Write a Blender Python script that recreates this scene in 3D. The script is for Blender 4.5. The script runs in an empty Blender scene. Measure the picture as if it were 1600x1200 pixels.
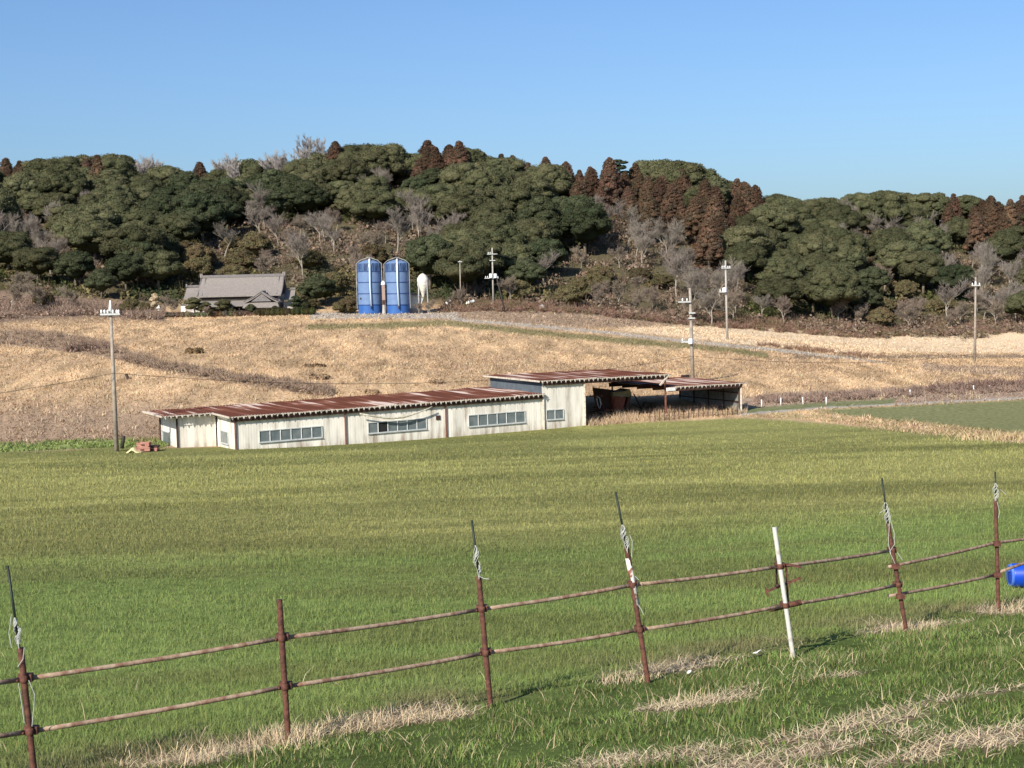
import bpy, math, random
import numpy as np
from mathutils import Vector, Matrix
R_ = random.Random(11)
NR = np.random.default_rng(5)
rad = math.radians
C = bpy.context.scene.collection
SC = bpy.context.scene

# ------------------------------------------------------------------ camera, sky, sun
F_PX, PITCH, ROLL = 2400.0, math.atan(158/2400), rad(1.4)
fw = Vector((0, math.cos(PITCH), -math.sin(PITCH))); u0 = Vector((0, math.sin(PITCH), math.cos(PITCH))); r0 = Vector((1, 0, 0))
rt = r0*math.cos(ROLL) - u0*math.sin(ROLL); up = u0*math.cos(ROLL) + r0*math.sin(ROLL)
cam = bpy.data.cameras.new('camera'); cam.sensor_width = 36; cam.lens = 36*F_PX/1600; cam.clip_start = .1; cam.clip_end = 20000
co = bpy.data.objects.new('camera', cam); C.objects.link(co)
co.matrix_world = Matrix(((rt.x, up.x, -fw.x, 0), (rt.y, up.y, -fw.y, 0), (rt.z, up.z, -fw.z, 0), (0, 0, 0, 1)))
SC.camera = co
SUN_AZ, SUN_EL = rad(31), rad(33)        # shadows run SUN_AZ to the right of straight ahead
world = bpy.data.worlds.new('World'); SC.world = world; world.use_nodes = True
wn = world.node_tree; wn.nodes.clear()
wo = wn.nodes.new('ShaderNodeOutputWorld'); bg = wn.nodes.new('ShaderNodeBackground'); sky = wn.nodes.new('ShaderNodeTexSky')
sky.sky_type = 'NISHITA'; sky.sun_disc = False; sky.sun_elevation = SUN_EL; sky.sun_rotation = math.pi + SUN_AZ
sky.air_density = 1.0; sky.dust_density = 1.4; sky.ozone_density = 2.0; sky.altitude = 50
bg.inputs['Strength'].default_value = 0.072
vm = wn.nodes.new('ShaderNodeVectorMath'); vm.operation = 'MULTIPLY'; vm.inputs[1].default_value = (.88, 1.12, 1.47)
wn.links.new(sky.outputs[0], vm.inputs[0]); wn.links.new(vm.outputs[0], bg.inputs['Color']); wn.links.new(bg.outputs[0], wo.inputs['Surface'])
sl = bpy.data.lights.new('sun', 'SUN'); sl.energy = 5.0; sl.angle = rad(.5); sl.color = (1.0, .93, .82)
so = bpy.data.objects.new('sun', sl); C.objects.link(so)
sdir = Vector((math.sin(SUN_AZ)*math.cos(SUN_EL), math.cos(SUN_AZ)*math.cos(SUN_EL), -math.sin(SUN_EL)))
so.rotation_euler = sdir.to_track_quat('-Z', 'Y').to_euler()
SC.view_settings.view_transform = 'Standard'; SC.view_settings.look = 'None'
SC.view_settings.exposure = 0.45; SC.view_settings.gamma = 1.0

# ------------------------------------------------------------------ geometry helpers
RTn, UPn, FWn = (np.array(v) for v in (rt, up, fw))
def P(px, py, Y):
    """the point at ground distance Y that the photograph shows at px, py (eye at the origin)"""
    d = fw + rt*((px-800)/F_PX) + up*((600-py)/F_PX)
    return d*(Y/d.y)
def proj(p):
    p = np.asarray(p, float); z = p @ FWn
    z = np.where(np.abs(z) < 1e-6, 1e-6, z)
    return 800 + F_PX*(p @ RTn)/z, 600 - F_PX*(p @ UPn)/z
def hash2(ix, iy, s):
    n = (ix*374761393 + iy*668265263 + s*974711) & 0x7fffffff
    n = ((n ^ (n >> 13))*1274126177) & 0x7fffffff
    return ((n ^ (n >> 16)) & 0xffff)/65535.0
def vnoise(x, y, s=0):
    x = np.asarray(x, float); y = np.asarray(y, float)
    ix = np.floor(x).astype(np.int64); iy = np.floor(y).astype(np.int64); fx = x-ix; fy = y-iy
    fx = fx*fx*(3-2*fx); fy = fy*fy*(3-2*fy)
    a = hash2(ix, iy, s); b = hash2(ix+1, iy, s); c = hash2(ix, iy+1, s); d = hash2(ix+1, iy+1, s)
    return (a*(1-fx)+b*fx)*(1-fy) + (c*(1-fx)+d*fx)*fy
def fbm(x, y, s=0, o=4):
    t = 0; w = 1; tw = 0
    for k in range(o):
        t = t + w*vnoise(np.asarray(x)*2**k, np.asarray(y)*2**k, s+k*17); tw += w; w *= .55
    return t/tw
def sstep(a, b, x):
    t = np.clip((x-a)/(b-a), 0, 1); return t*t*(3-2*t)

# ------------------------------------------------------------------ terrain height
FDIR = np.array([.777, .629]); FPT = np.array([-3.55, 11.2])
def fence_side(x, y):                     # > 0 on the near side of the fence
    return (x-FPT[0])*FDIR[1] - (y-FPT[1])*FDIR[0]
def near_h(x, y):
    s = fence_side(x, y)
    r = .1*np.clip(s, 0, 11)
    return -(2.7+.081*y) + r*sstep(-1, 1.5, s) + np.clip(-y, 0, 1e9)*(-.05)
CP = [(0,600,145),(0,512,205),(0,655,120),(200,560,157),(350,495,232),(350,489,246),(600,491,232),(600,489,246),(480,492,235),(770,474,252),(600,560,165),(1000,560,170),
      (1136,530,205),(1524,566,180),(1400,499,290),(1200,491,277),(1000,486,262),(1600,500,285),(900,500,225),(850,480,250),(1300,552,193),(1080,600,140),
      (1400,616,133),(1600,604,137),(800,620,130),(400,620,130),(980,632,127),(1060,630,129),(900,628,127),(1130,628,130),(700,480,248),(150,500,225),(60,505,215),
      (500,405,275),(350,415,275),(100,420,270),(700,400,290),(900,410,290),(1050,420,290),(1200,430,305),(1400,440,318),(1560,450,318),(200,380,300),
      (0,322,345),(180,316,345),(350,338,345),(450,322,345),(540,296,345),(640,298,345),(720,300,345),(850,322,345),(1000,326,350),(1080,335,355),(1150,362,360),(1250,370,368),
      (1380,350,370),(1500,356,370),(1600,372,370),(-500,512,205),(-500,420,270),(-500,330,345),(2100,500,290),(2100,600,140),(2100,440,318),(2100,390,370)]
cx, cy, cz = [], [], []
for a, b, c in CP:
    p = P(a, b, c); cx.append(p.x); cy.append(p.y); cz.append(p.z)
for yy in (96, 104):
    for xx in (-90, -60, -40, -20, 0, 20, 40, 60, 90):
        cx.append(xx); cy.append(yy); cz.append(-(2.7+.081*yy) if yy < 100 else -10.9)
for xx in (-20, -8, 4, 16):
    cx.append(xx); cy.append(118); cz.append(-11.0)
for xx in (-200, -100, 0, 100, 200):
    cx.append(xx); cy.append(470); cz.append(2.)
cx, cy, cz = map(np.array, (cx, cy, cz)); NCP = n = len(cx)
def tk(r2): return np.where(r2 > 0, .5*r2*np.log(np.maximum(r2, 1e-12)), 0)
K = tk(((cx[:,None]-cx)/100)**2 + ((cy[:,None]-cy)/100)**2) + np.eye(n)*6e-5
Pm = np.stack([np.ones(n), cx/100, cy/100], 1)
A = np.zeros((n+3, n+3)); A[:n,:n] = K; A[:n,n:] = Pm; A[n:,:n] = Pm.T
SOL = np.linalg.solve(A, np.concatenate([cz, np.zeros(3)]))
def far_h(x, y):
    x = np.ravel(x); y = np.ravel(y); out = np.empty(len(x))
    for i in range(0, len(x), 20000):
        a = x[i:i+20000]; b = y[i:i+20000]
        k = tk(((a[:,None]-cx)/100)**2 + ((b[:,None]-cy)/100)**2)
        out[i:i+20000] = k @ SOL[:NCP] + SOL[NCP] + SOL[NCP+1]*a/100 + SOL[NCP+2]*b/100
    return out
def H(x, y, fine=True):
    x = np.atleast_1d(np.asarray(x, float)); y = np.atleast_1d(np.asarray(y, float)); sh = x.shape
    x = x.ravel(); y = y.ravel()
    w = sstep(92, 102, y); far = np.zeros(len(x)); m = (y > 90)
    if m.any(): far[m] = far_h(np.clip(x[m], -170, 170), np.clip(y[m], 90, 470))
    far = far*(1-sstep(440, 620, y)) + (-6)*sstep(440, 620, y)
    z = near_h(x, np.minimum(y, 110))*(1-w) + far*w
    if fine:
        z = z + (fbm(x/3, y/3, 3)-.5)*.12*(1-w*.2)*np.where(y > 125, 2.0, 1)*np.where((y > 99) & (y < 125), .3, 1)
        z = z + (fbm(x/9, y/9, 8)-.5)*1.6*sstep(250, 275, y)
    return z.reshape(sh)
def gz(x, y): return float(H(x, y)[0])
def on_ground(px, py, Y):
    p = P(px, py, Y); return Vector((p.x, p.y, gz(p.x, p.y)))

# ------------------------------------------------------------------ object helpers
ORG = {}
def tag(o, label=None, cat=None, group=None, kind=None):
    if label: o['label'] = label
    if cat: o['category'] = cat
    if group: o['group'] = group
    if kind: o['kind'] = kind
    return o
def thing(name, label, cat, loc, group=None):
    o = bpy.data.objects.new(name, None); C.objects.link(o); o.location = loc; o.empty_display_size = .3
    ORG[o.name] = Vector(loc); return tag(o, label, cat, group)
def mesh_np(name, V, Fs, mat, col=None, smooth=False):
    """V (n,3) float, Fs (m,k) int with one k for all"""
    me = bpy.data.meshes.new(name); V = np.asarray(V, np.float32); Fs = np.asarray(Fs, np.int32); m, k = Fs.shape
    me.vertices.add(len(V)); me.vertices.foreach_set('co', V.ravel())
    me.loops.add(m*k); me.loops.foreach_set('vertex_index', Fs.ravel())
    me.polygons.add(m); me.polygons.foreach_set('loop_start', np.arange(0, m*k, k, dtype=np.int32)); me.polygons.foreach_set('loop_total', np.full(m, k, np.int32))
    if smooth: me.polygons.foreach_set('use_smooth', np.ones(m, bool))
    me.update(calc_edges=True)
    if col is not None:
        at = me.color_attributes.new('Col', 'FLOAT_COLOR', 'POINT')
        c4 = np.ones((len(V), 4), np.float32); c4[:, :3] = col; at.data.foreach_set('color', c4.ravel())
    me.materials.append(mat); return me
def link(name, me, parent=None):
    o = bpy.data.objects.new(name, me); C.objects.link(o)
    if parent is not None: o.parent = parent
    return o
class MB:
    def __init__(s): s.v = []; s.f = []; s.sm = []
    def add(s, vs, fs, smooth=False):
        n = len(s.v); s.v += [Vector(v) for v in vs]; s.f += [tuple(i+n for i in f) for f in fs]; s.sm += [smooth]*len(fs); return s
    def box(s, c, half, ax=None):
        ax = ax or (Vector((1,0,0)), Vector((0,1,0)), Vector((0,0,1))); c = Vector(c)
        vs = [c + ax[0]*half[0]*i + ax[1]*half[1]*j + ax[2]*half[2]*k for i in (-1,1) for j in (-1,1) for k in (-1,1)]
        return s.add(vs, [(0,1,3,2),(4,6,7,5),(0,4,5,1),(2,3,7,6),(0,2,6,4),(1,5,7,3)])
    def bar(s, a, b, w, h=None, upv=(0,0,1)):
        a = Vector(a); b = Vector(b); z = (b-a); L = z.length; z.normalize(); x = Vector(upv).cross(z)
        if x.length < 1e-4: x = Vector((1,0,0))
        x.normalize(); y = z.cross(x); return s.box((a+b)/2, (w/2, (h or w)/2, L/2), (x, y, z))
    def tube(s, pts, rs, n=8, cap=True):
        pts = [Vector(p) for p in pts]
        if not isinstance(rs, (list, tuple)): rs = [rs]*len(pts)
        base = len(s.v); vs = []; fs = []; px = None
        for i, p in enumerate(pts):
            t = (pts[min(i+1, len(pts)-1)] - pts[max(i-1, 0)]).normalized()
            if px is None: px = Vector((0,0,1)).cross(t) if abs(t.z) < .95 else Vector((1,0,0))
            x = (px - t*px.dot(t)).normalized(); px = x; y = t.cross(x)
            for k in range(n):
                a = 2*math.pi*k/n; vs.append(p + (x*math.cos(a)+y*math.sin(a))*rs[i])
        for i in range(len(pts)-1):
            for k in range(n): fs.append((i*n+k, i*n+(k+1)%n, (i+1)*n+(k+1)%n, (i+1)*n+k))
        if cap: fs.append(tuple(range(n-1, -1, -1))); fs.append(tuple((len(pts)-1)*n+k for k in range(n)))
        return s.add(vs, fs, n > 5)
    def lathe(s, c, prof, n=24, axis=None):
        c = Vector(c); ax = Vector(axis or (0,0,1)).normalized(); x = Vector((1,0,0)) if abs(ax.x) < .9 else Vector((0,1,0))
        x = (x-ax*x.dot(ax)).normalized(); y = ax.cross(x); vs = []; fs = []
        for r, h in prof:
            for k in range(n): a = 2*math.pi*k/n; vs.append(c + ax*h + (x*math.cos(a)+y*math.sin(a))*max(r, 1e-3))
        for i in range(len(prof)-1):
            for k in range(n): fs.append((i*n+k, i*n+(k+1)%n, (i+1)*n+(k+1)%n, (i+1)*n+k))
        return s.add(vs, fs, True)
    def build(s, name, mat, parent=None, org=None):
        o0 = ORG.get(parent.name, Vector((0,0,0))) if parent is not None else (org or Vector((0,0,0)))
        me = bpy.data.meshes.new(name); me.from_pydata([v-o0 for v in s.v], [], s.f)
        me.polygons.foreach_set('use_smooth', s.sm); me.materials.append(mat); me.update()
        o = link(name, me, parent); ORG[o.name] = o0
        if parent is None: o.location = o0
        return o

# ------------------------------------------------------------------ materials
def mat(name, c1, c2=None, scale=4., rough=.8, metal=0., stretch=(1,1,1), lo=.35, hi=.65, bump=0., detail=5., spec=.3):
    m = bpy.data.materials.new(name); m.use_nodes = True; nt = m.node_tree; b = nt.nodes['Principled BSDF']
    b.inputs['Roughness'].default_value = rough; b.inputs['Metallic'].default_value = metal; b.inputs['Specular IOR Level'].default_value = spec
    c2 = c2 or tuple(v*.7 for v in c1)
    tc = nt.nodes.new('ShaderNodeTexCoord'); mp = nt.nodes.new('ShaderNodeMapping'); mp.inputs['Scale'].default_value = stretch
    nz = nt.nodes.new('ShaderNodeTexNoise'); nz.inputs['Scale'].default_value = scale; nz.inputs['Detail'].default_value = detail
    cr = nt.nodes.new('ShaderNodeValToRGB'); cr.color_ramp.elements[0].position = lo; cr.color_ramp.elements[1].position = hi
    cr.color_ramp.elements[0].color = (*c1, 1); cr.color_ramp.elements[1].color = (*c2, 1)
    L = nt.links.new; L(tc.outputs['Object'], mp.inputs[0]); L(mp.outputs[0], nz.inputs['Vector']); L(nz.outputs['Fac'], cr.inputs[0]); L(cr.outputs[0], b.inputs['Base Color'])
    if bump:
        bp = nt.nodes.new('ShaderNodeBump'); bp.inputs['Strength'].default_value = bump; bp.inputs['Distance'].default_value = .05
        L(nz.outputs['Fac'], bp.inputs['Height']); L(bp.outputs[0], b.inputs['Normal'])
    return m
def attr_mat(name, rough=.9, transl=.0, nscale=0., namp=0., bump=0., objvar=0., bdist=.1):
    """colour of the thing itself, stored on its vertices, times fine procedural variation"""
    m = bpy.data.materials.new(name); m.use_nodes = True; nt = m.node_tree; nt.nodes.clear(); N = nt.nodes.new; L = nt.links.new
    out = N('ShaderNodeOutputMaterial'); at = N('ShaderNodeVertexColor'); at.layer_name = 'Col'; col = at.outputs[0]
    df = N('ShaderNodeBsdfDiffuse')
    if nscale:
        tc = N('ShaderNodeTexCoord'); nz = N('ShaderNodeTexNoise'); nz.inputs['Scale'].default_value = nscale; nz.inputs['Detail'].default_value = 6; nz.inputs['Roughness'].default_value = .65
        L(tc.outputs['Object'], nz.inputs['Vector'])
        mr = N('ShaderNodeMapRange'); mr.inputs['From Min'].default_value = .3; mr.inputs['From Max'].default_value = .7
        mr.inputs['To Min'].default_value = 1-namp; mr.inputs['To Max'].default_value = 1+namp; L(nz.outputs['Fac'], mr.inputs['Value'])
        vm = N('ShaderNodeVectorMath'); vm.operation = 'SCALE'; L(col, vm.inputs[0]); L(mr.outputs[0], vm.inputs['Scale']); col = vm.outputs[0]
        if bump:
            bp = N('ShaderNodeBump'); bp.inputs['Strength'].default_value = bump; bp.inputs['Distance'].default_value = bdist
            L(nz.outputs['Fac'], bp.inputs['Height']); L(bp.outputs[0], df.inputs['Normal'])
    if objvar:
        oi = N('ShaderNodeObjectInfo'); hs = N('ShaderNodeHueSaturation')
        m1 = N('ShaderNodeMapRange'); m1.inputs['To Min'].default_value = 1-objvar; m1.inputs['To Max'].default_value = 1+objvar; L(oi.outputs['Random'], m1.inputs['Value'])
        fr = N('ShaderNodeMath'); fr.operation = 'MULTIPLY'; fr.inputs[1].default_value = 7.31; L(oi.outputs['Random'], fr.inputs[0])
        f2 = N('ShaderNodeMath'); f2.operation = 'FRACT'; L(fr.outputs[0], f2.inputs[0])
        m2 = N('ShaderNodeMapRange'); m2.inputs['To Min'].default_value = .5-.008; m2.inputs['To Max'].default_value = .5+.014; L(f2.outputs[0], m2.inputs['Value'])
        L(m1.outputs[0], hs.inputs['Value']); L(m2.outputs[0], hs.inputs['Hue']); L(col, hs.inputs['Color']); col = hs.outputs[0]
    L(col, df.inputs['Color'])
    if transl:
        tr = N('ShaderNodeBsdfTranslucent'); L(col, tr.inputs['Color']); mx = N('ShaderNodeMixShader'); mx.inputs[0].default_value = transl
        L(df.outputs[0], mx.inputs[1]); L(tr.outputs[0], mx.inputs[2]); L(mx.outputs[0], out.inputs[0])
    else: L(df.outputs[0], out.inputs[0])
    return m
M = dict(
    ground=attr_mat('ground_soil_and_turf', nscale=3.0, namp=.35, bump=.5),
    blade=attr_mat('grass_blade', transl=.3), straw=attr_mat('dry_straw', transl=.15),
    leaf=attr_mat('leaf', transl=.12, objvar=.3), twig=attr_mat('twig', objvar=.12), scrub=attr_mat('scrub'),
    bark=mat('bark', (.12,.09,.065), (.2,.16,.12), 3), bark_pale=mat('pale_bark', (.36,.31,.25), (.24,.2,.16), 3),
    rust=mat('rusty_pipe', (.145,.058,.038), (.085,.036,.025), 25, .75, lo=.4, hi=.6, bump=.3),
    rail=mat('weathered_rail', (.37,.27,.19), (.22,.12,.08), 14, .7, lo=.4, hi=.62, bump=.3),
    chipped=mat('chipped_white_pipe', (.62,.58,.52), (.2,.07,.04), 9, .6, lo=.52, hi=.58),
    whitepipe=mat('white_pipe', (.56,.54,.49), (.34,.30,.25), 14, .55, lo=.5, hi=.75),
    twine=mat('grey_twine', (.55,.55,.5), (.4,.4,.36), 30), rod=mat('dark_rod', (.012,.018,.012), (.02,.03,.02), 9, .5),
    roof=None, wall=None,
    steel_dark=mat('dark_steel', (.035,.022,.018), (.07,.03,.02), 6, .7), postred=mat('rusty_post', (.2,.075,.045), (.12,.05,.03), 5),
    postwhite=mat('pale_post', (.62,.56,.46), (.4,.33,.26), 5), frame=mat('window_frame', (.52,.54,.52), (.4,.41,.4), 6, .5),
    shade_wall=mat('shade_toned_siding', (.11,.13,.15), (.08,.095,.11), 2), gutter=mat('gutter', (.6,.57,.45), (.35,.3,.22), 6, .6),  # upper end wall siding: its bluish shade is put into the colour
    inner=mat('inner_siding', (.24,.24,.22), (.15,.15,.14), 3),  # inner siding colour darkened to carry the shade of the bay
    concrete=mat('concrete', (.42,.39,.35), (.32,.29,.26), 6), white=mat('white_porcelain', (.8,.8,.78), (.7,.7,.68), 8, .35),
    tile=mat('grey_roof_tile', (.265,.235,.205), (.19,.168,.15), 3.0, .6, stretch=(3,1,1)), tile_dark=mat('ridge_tile', (.19,.175,.17), (.13,.12,.12), 4, .6),
    plaster=mat('house_plaster', (.5,.46,.4), (.36,.33,.29), 3), timber=mat('dark_timber', (.03,.024,.02), (.06,.045,.035), 5), shoji=mat('white_screen', (.75,.74,.7), (.66,.65,.6), 6),
    silo=mat('blue_silo_panel', (.145,.22,.37), (.115,.185,.33), 1.6, .5, lo=.3, hi=.7), silo_low=mat('deep_blue_silo_panel', (.045,.13,.36), (.035,.105,.31), 1.2, .35),
    silo_top=mat('dark_blue_silo_ring', (.022,.045,.11), (.12,.20,.36), 1.3, .3, lo=.48, hi=.62, stretch=(2.5,2.5,.2)), silo_band=mat('silo_joint_band', (.03,.07,.2), (.04,.08,.22), 3, .5),  # upright pale streaks on the dark top ring paint its reflections
    pipe=mat('pale_blue_pipe', (.62,.75,.82), (.55,.68,.76), 3, .4), brick=mat('pink_block_tower', (.34,.24,.195), (.27,.185,.15), 3),
    cream=mat('cream_fibreglass', (.72,.68,.58), (.6,.55,.46), 2, .5), drum=mat('blue_plastic_drum', (.008,.06,.5), (.006,.05,.42), 3, .4),
    drum_end=mat('lit_tone_drum_end', (.10,.2,.52), (.05,.13,.5), 9, .5), glass=None, redbox=mat('red_plastic', (.48,.25,.19), (.36,.16,.12), 4),  # drum end is the drum blue paled to look sunlit
    yellow=mat('yellow_sheet', (.72,.66,.34), (.6,.54,.28), 5), hopper=mat('rusty_sheet_metal', (.22,.07,.04), (.13,.045,.03), 5, .8), greenmetal=mat('faded_tan_canvas', (.25,.22,.13), (.15,.14,.08), 3),
    tyre=mat('tyre_rubber', (.02,.02,.02), (.05,.045,.04), 6, .9), pvc=mat('white_plastic', (.8,.79,.76), (.65,.62,.58), 5, .5), wire=mat('black_cable', (.03,.03,.03), (.04,.04,.04), 3),
    darkstump=mat('charred_post', (.03,.022,.02), (.05,.04,.03), 8),
)
def glass_mat():
    m = mat('dusty_window_glass', (.10,.13,.14), (.17,.19,.19), 1.7, .22, spec=.6); return m
M['glass'] = glass_mat(); M['inside_dark'] = mat('unlit_inside', (.012,.012,.012), (.02,.02,.02), 3, .9)  # black sheet colour stands for the unlit inside behind an open pane
def roof_mat():
    m = bpy.data.materials.new('rusted_corrugated_sheet'); m.use_nodes = True; nt = m.node_tree; b = nt.nodes['Principled BSDF']; N = nt.nodes.new; L = nt.links.new
    b.inputs['Roughness'].default_value = .85; b.inputs['Specular IOR Level'].default_value = .1
    uv = N('ShaderNodeUVMap'); uv.uv_map = 'UVMap'
    mp = N('ShaderNodeMapping'); mp.inputs['Scale'].default_value = (1.6, .09, 1); L(uv.outputs[0], mp.inputs[0])
    nz = N('ShaderNodeTexNoise'); nz.inputs['Scale'].default_value = 1.0; nz.inputs['Detail'].default_value = 4; L(mp.outputs[0], nz.inputs['Vector'])
    mp2 = N('ShaderNodeMapping'); mp2.inputs['Scale'].default_value = (.13, .12, 1); L(uv.outputs[0], mp2.inputs[0])
    n2 = N('ShaderNodeTexNoise'); n2.inputs['Scale'].default_value = 1.0; n2.inputs['Detail'].default_value = 2; L(mp2.outputs[0], n2.inputs['Vector'])
    ad = N('ShaderNodeMath'); ad.operation = 'ADD'; L(nz.outputs['Fac'], ad.inputs[0]); L(n2.outputs['Fac'], ad.inputs[1])
    cr = N('ShaderNodeValToRGB'); e = cr.color_ramp.elements; e[0].position = .475; e[0].color = (.085,.030,.019,1); e[1].position = .575; e[1].color = (.42,.34,.30,1)
    x = e.new(.525); x.color = (.15,.062,.04,1)
    hf = N('ShaderNodeMath'); hf.operation = 'MULTIPLY'; hf.inputs[1].default_value = .5; L(ad.outputs[0], hf.inputs[0]); L(hf.outputs[0], cr.inputs[0])
    # bare galvanising left along the drip edge
    sp = N('ShaderNodeSeparateXYZ'); L(uv.outputs[0], sp.inputs[0])
    lt = N('ShaderNodeMath'); lt.operation = 'LESS_THAN'; lt.inputs[1].default_value = .03; L(sp.outputs['Y'], lt.inputs[0])
    mx = N('ShaderNodeMixRGB'); mx.inputs[2].default_value = (.62,.58,.54,1); L(lt.outputs[0], mx.inputs[0]); L(cr.outputs[0], mx.inputs[1]); L(mx.outputs[0], b.inputs['Base Color'])
    return m
M['roof'] = roof_mat()
def wall_mat():
    m = bpy.data.materials.new('stained_cream_siding'); m.use_nodes = True; nt = m.node_tree; b = nt.nodes['Principled BSDF']; N = nt.nodes.new; L = nt.links.new
    b.inputs['Roughness'].default_value = .8
    uv = N('ShaderNodeUVMap'); uv.uv_map = 'UVMap'
    mp = N('ShaderNodeMapping'); mp.inputs['Scale'].default_value = (1.3, .22, 1); L(uv.outputs[0], mp.inputs[0])
    nz = N('ShaderNodeTexNoise'); nz.inputs['Scale'].default_value = 1.4; nz.inputs['Detail'].default_value = 7; nz.inputs['Roughness'].default_value = .6; L(mp.outputs[0], nz.inputs['Vector'])
    sp = N('ShaderNodeSeparateXYZ'); L(uv.outputs[0], sp.inputs[0])
    mr = N('ShaderNodeMapRange'); mr.inputs['From Min'].default_value = 0; mr.inputs['From Max'].default_value = .9; mr.inputs['To Min'].default_value = .12; mr.inputs['To Max'].default_value = 0; L(sp.outputs['Y'], mr.inputs['Value'])
    ad = N('ShaderNodeMath'); ad.operation = 'ADD'; L(nz.outputs['Fac'], ad.inputs[0]); L(mr.outputs[0], ad.inputs[1])
    cr = N('ShaderNodeValToRGB'); e = cr.color_ramp.elements; e[0].position = .42; e[0].color = (.82,.77,.67,1); e[1].position = .74; e[1].color = (.33,.25,.19,1)
    x = e.new(.54); x.color = (.70,.66,.57,1)
    L(ad.outputs[0], cr.inputs[0])
    fl = N('ShaderNodeMath'); fl.operation = 'DIVIDE'; fl.inputs[1].default_value = .91; L(sp.outputs['X'], fl.inputs[0])
    f2 = N('ShaderNodeMath'); f2.operation = 'FLOOR'; L(fl.outputs[0], f2.inputs[0]); wnz = N('ShaderNodeTexWhiteNoise'); wnz.noise_dimensions = '1D'; L(f2.outputs[0], wnz.inputs['W'])
    m3 = N('ShaderNodeMapRange'); m3.inputs['To Min'].default_value = .84; m3.inputs['To Max'].default_value = 1.03; L(wnz.outputs['Value'], m3.inputs['Value'])
    sc = N('ShaderNodeVectorMath'); sc.operation = 'SCALE'; L(cr.outputs[0], sc.inputs[0]); L(m3.outputs[0], sc.inputs['Scale']); L(sc.outputs[0], b.inputs['Base Color'])
    wv = N('ShaderNodeTexWave'); wv.inputs['Scale'].default_value = 1.6; L(uv.outputs[0], wv.inputs['Vector']); bp = N('ShaderNodeBump'); bp.inputs['Strength'].default_value = .18; bp.inputs['Distance'].default_value = .02
    L(wv.outputs['Fac'], bp.inputs['Height']); L(bp.outputs[0], b.inputs['Normal']); return m
M['wall'] = wall_mat()

# ------------------------------------------------------------------ ground sheet
def lerp_line(px, pts):
    xs = np.array([p[0] for p in pts], float); ys = np.array([p[1] for p in pts], float); return np.interp(px, xs, ys)
CROP_EDGE = [(-900,735),(0,706),(180,698),(245,699),(367,696),(540,687),(700,679),(850,669),(915,662),(1050,656),(1160,651),(1240,655),(1400,672),(1600,692),(2400,780)]
PATH_LINE = [(1150,648),(1290,637),(1400,632),(1600,622),(2300,588)]
ROAD_PX = [(485,497),(560,493),(680,493),(720,500),(820,508),(950,520),(1050,531),(1230,549),(1300,557),(1385,567)]
HEDGE_PX = [(-200,520),(0,527),(90,533),(160,545),(250,573),(350,590),(450,604),(515,614)]
HEDGE_W = [(-200,10),(0,11),(90,15),(160,13),(250,7),(350,7),(450,8),(515,7)]
def mixc(a, c, w):
    return a*(1-w[:,None]) + np.asarray(c)*w[:,None]
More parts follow.
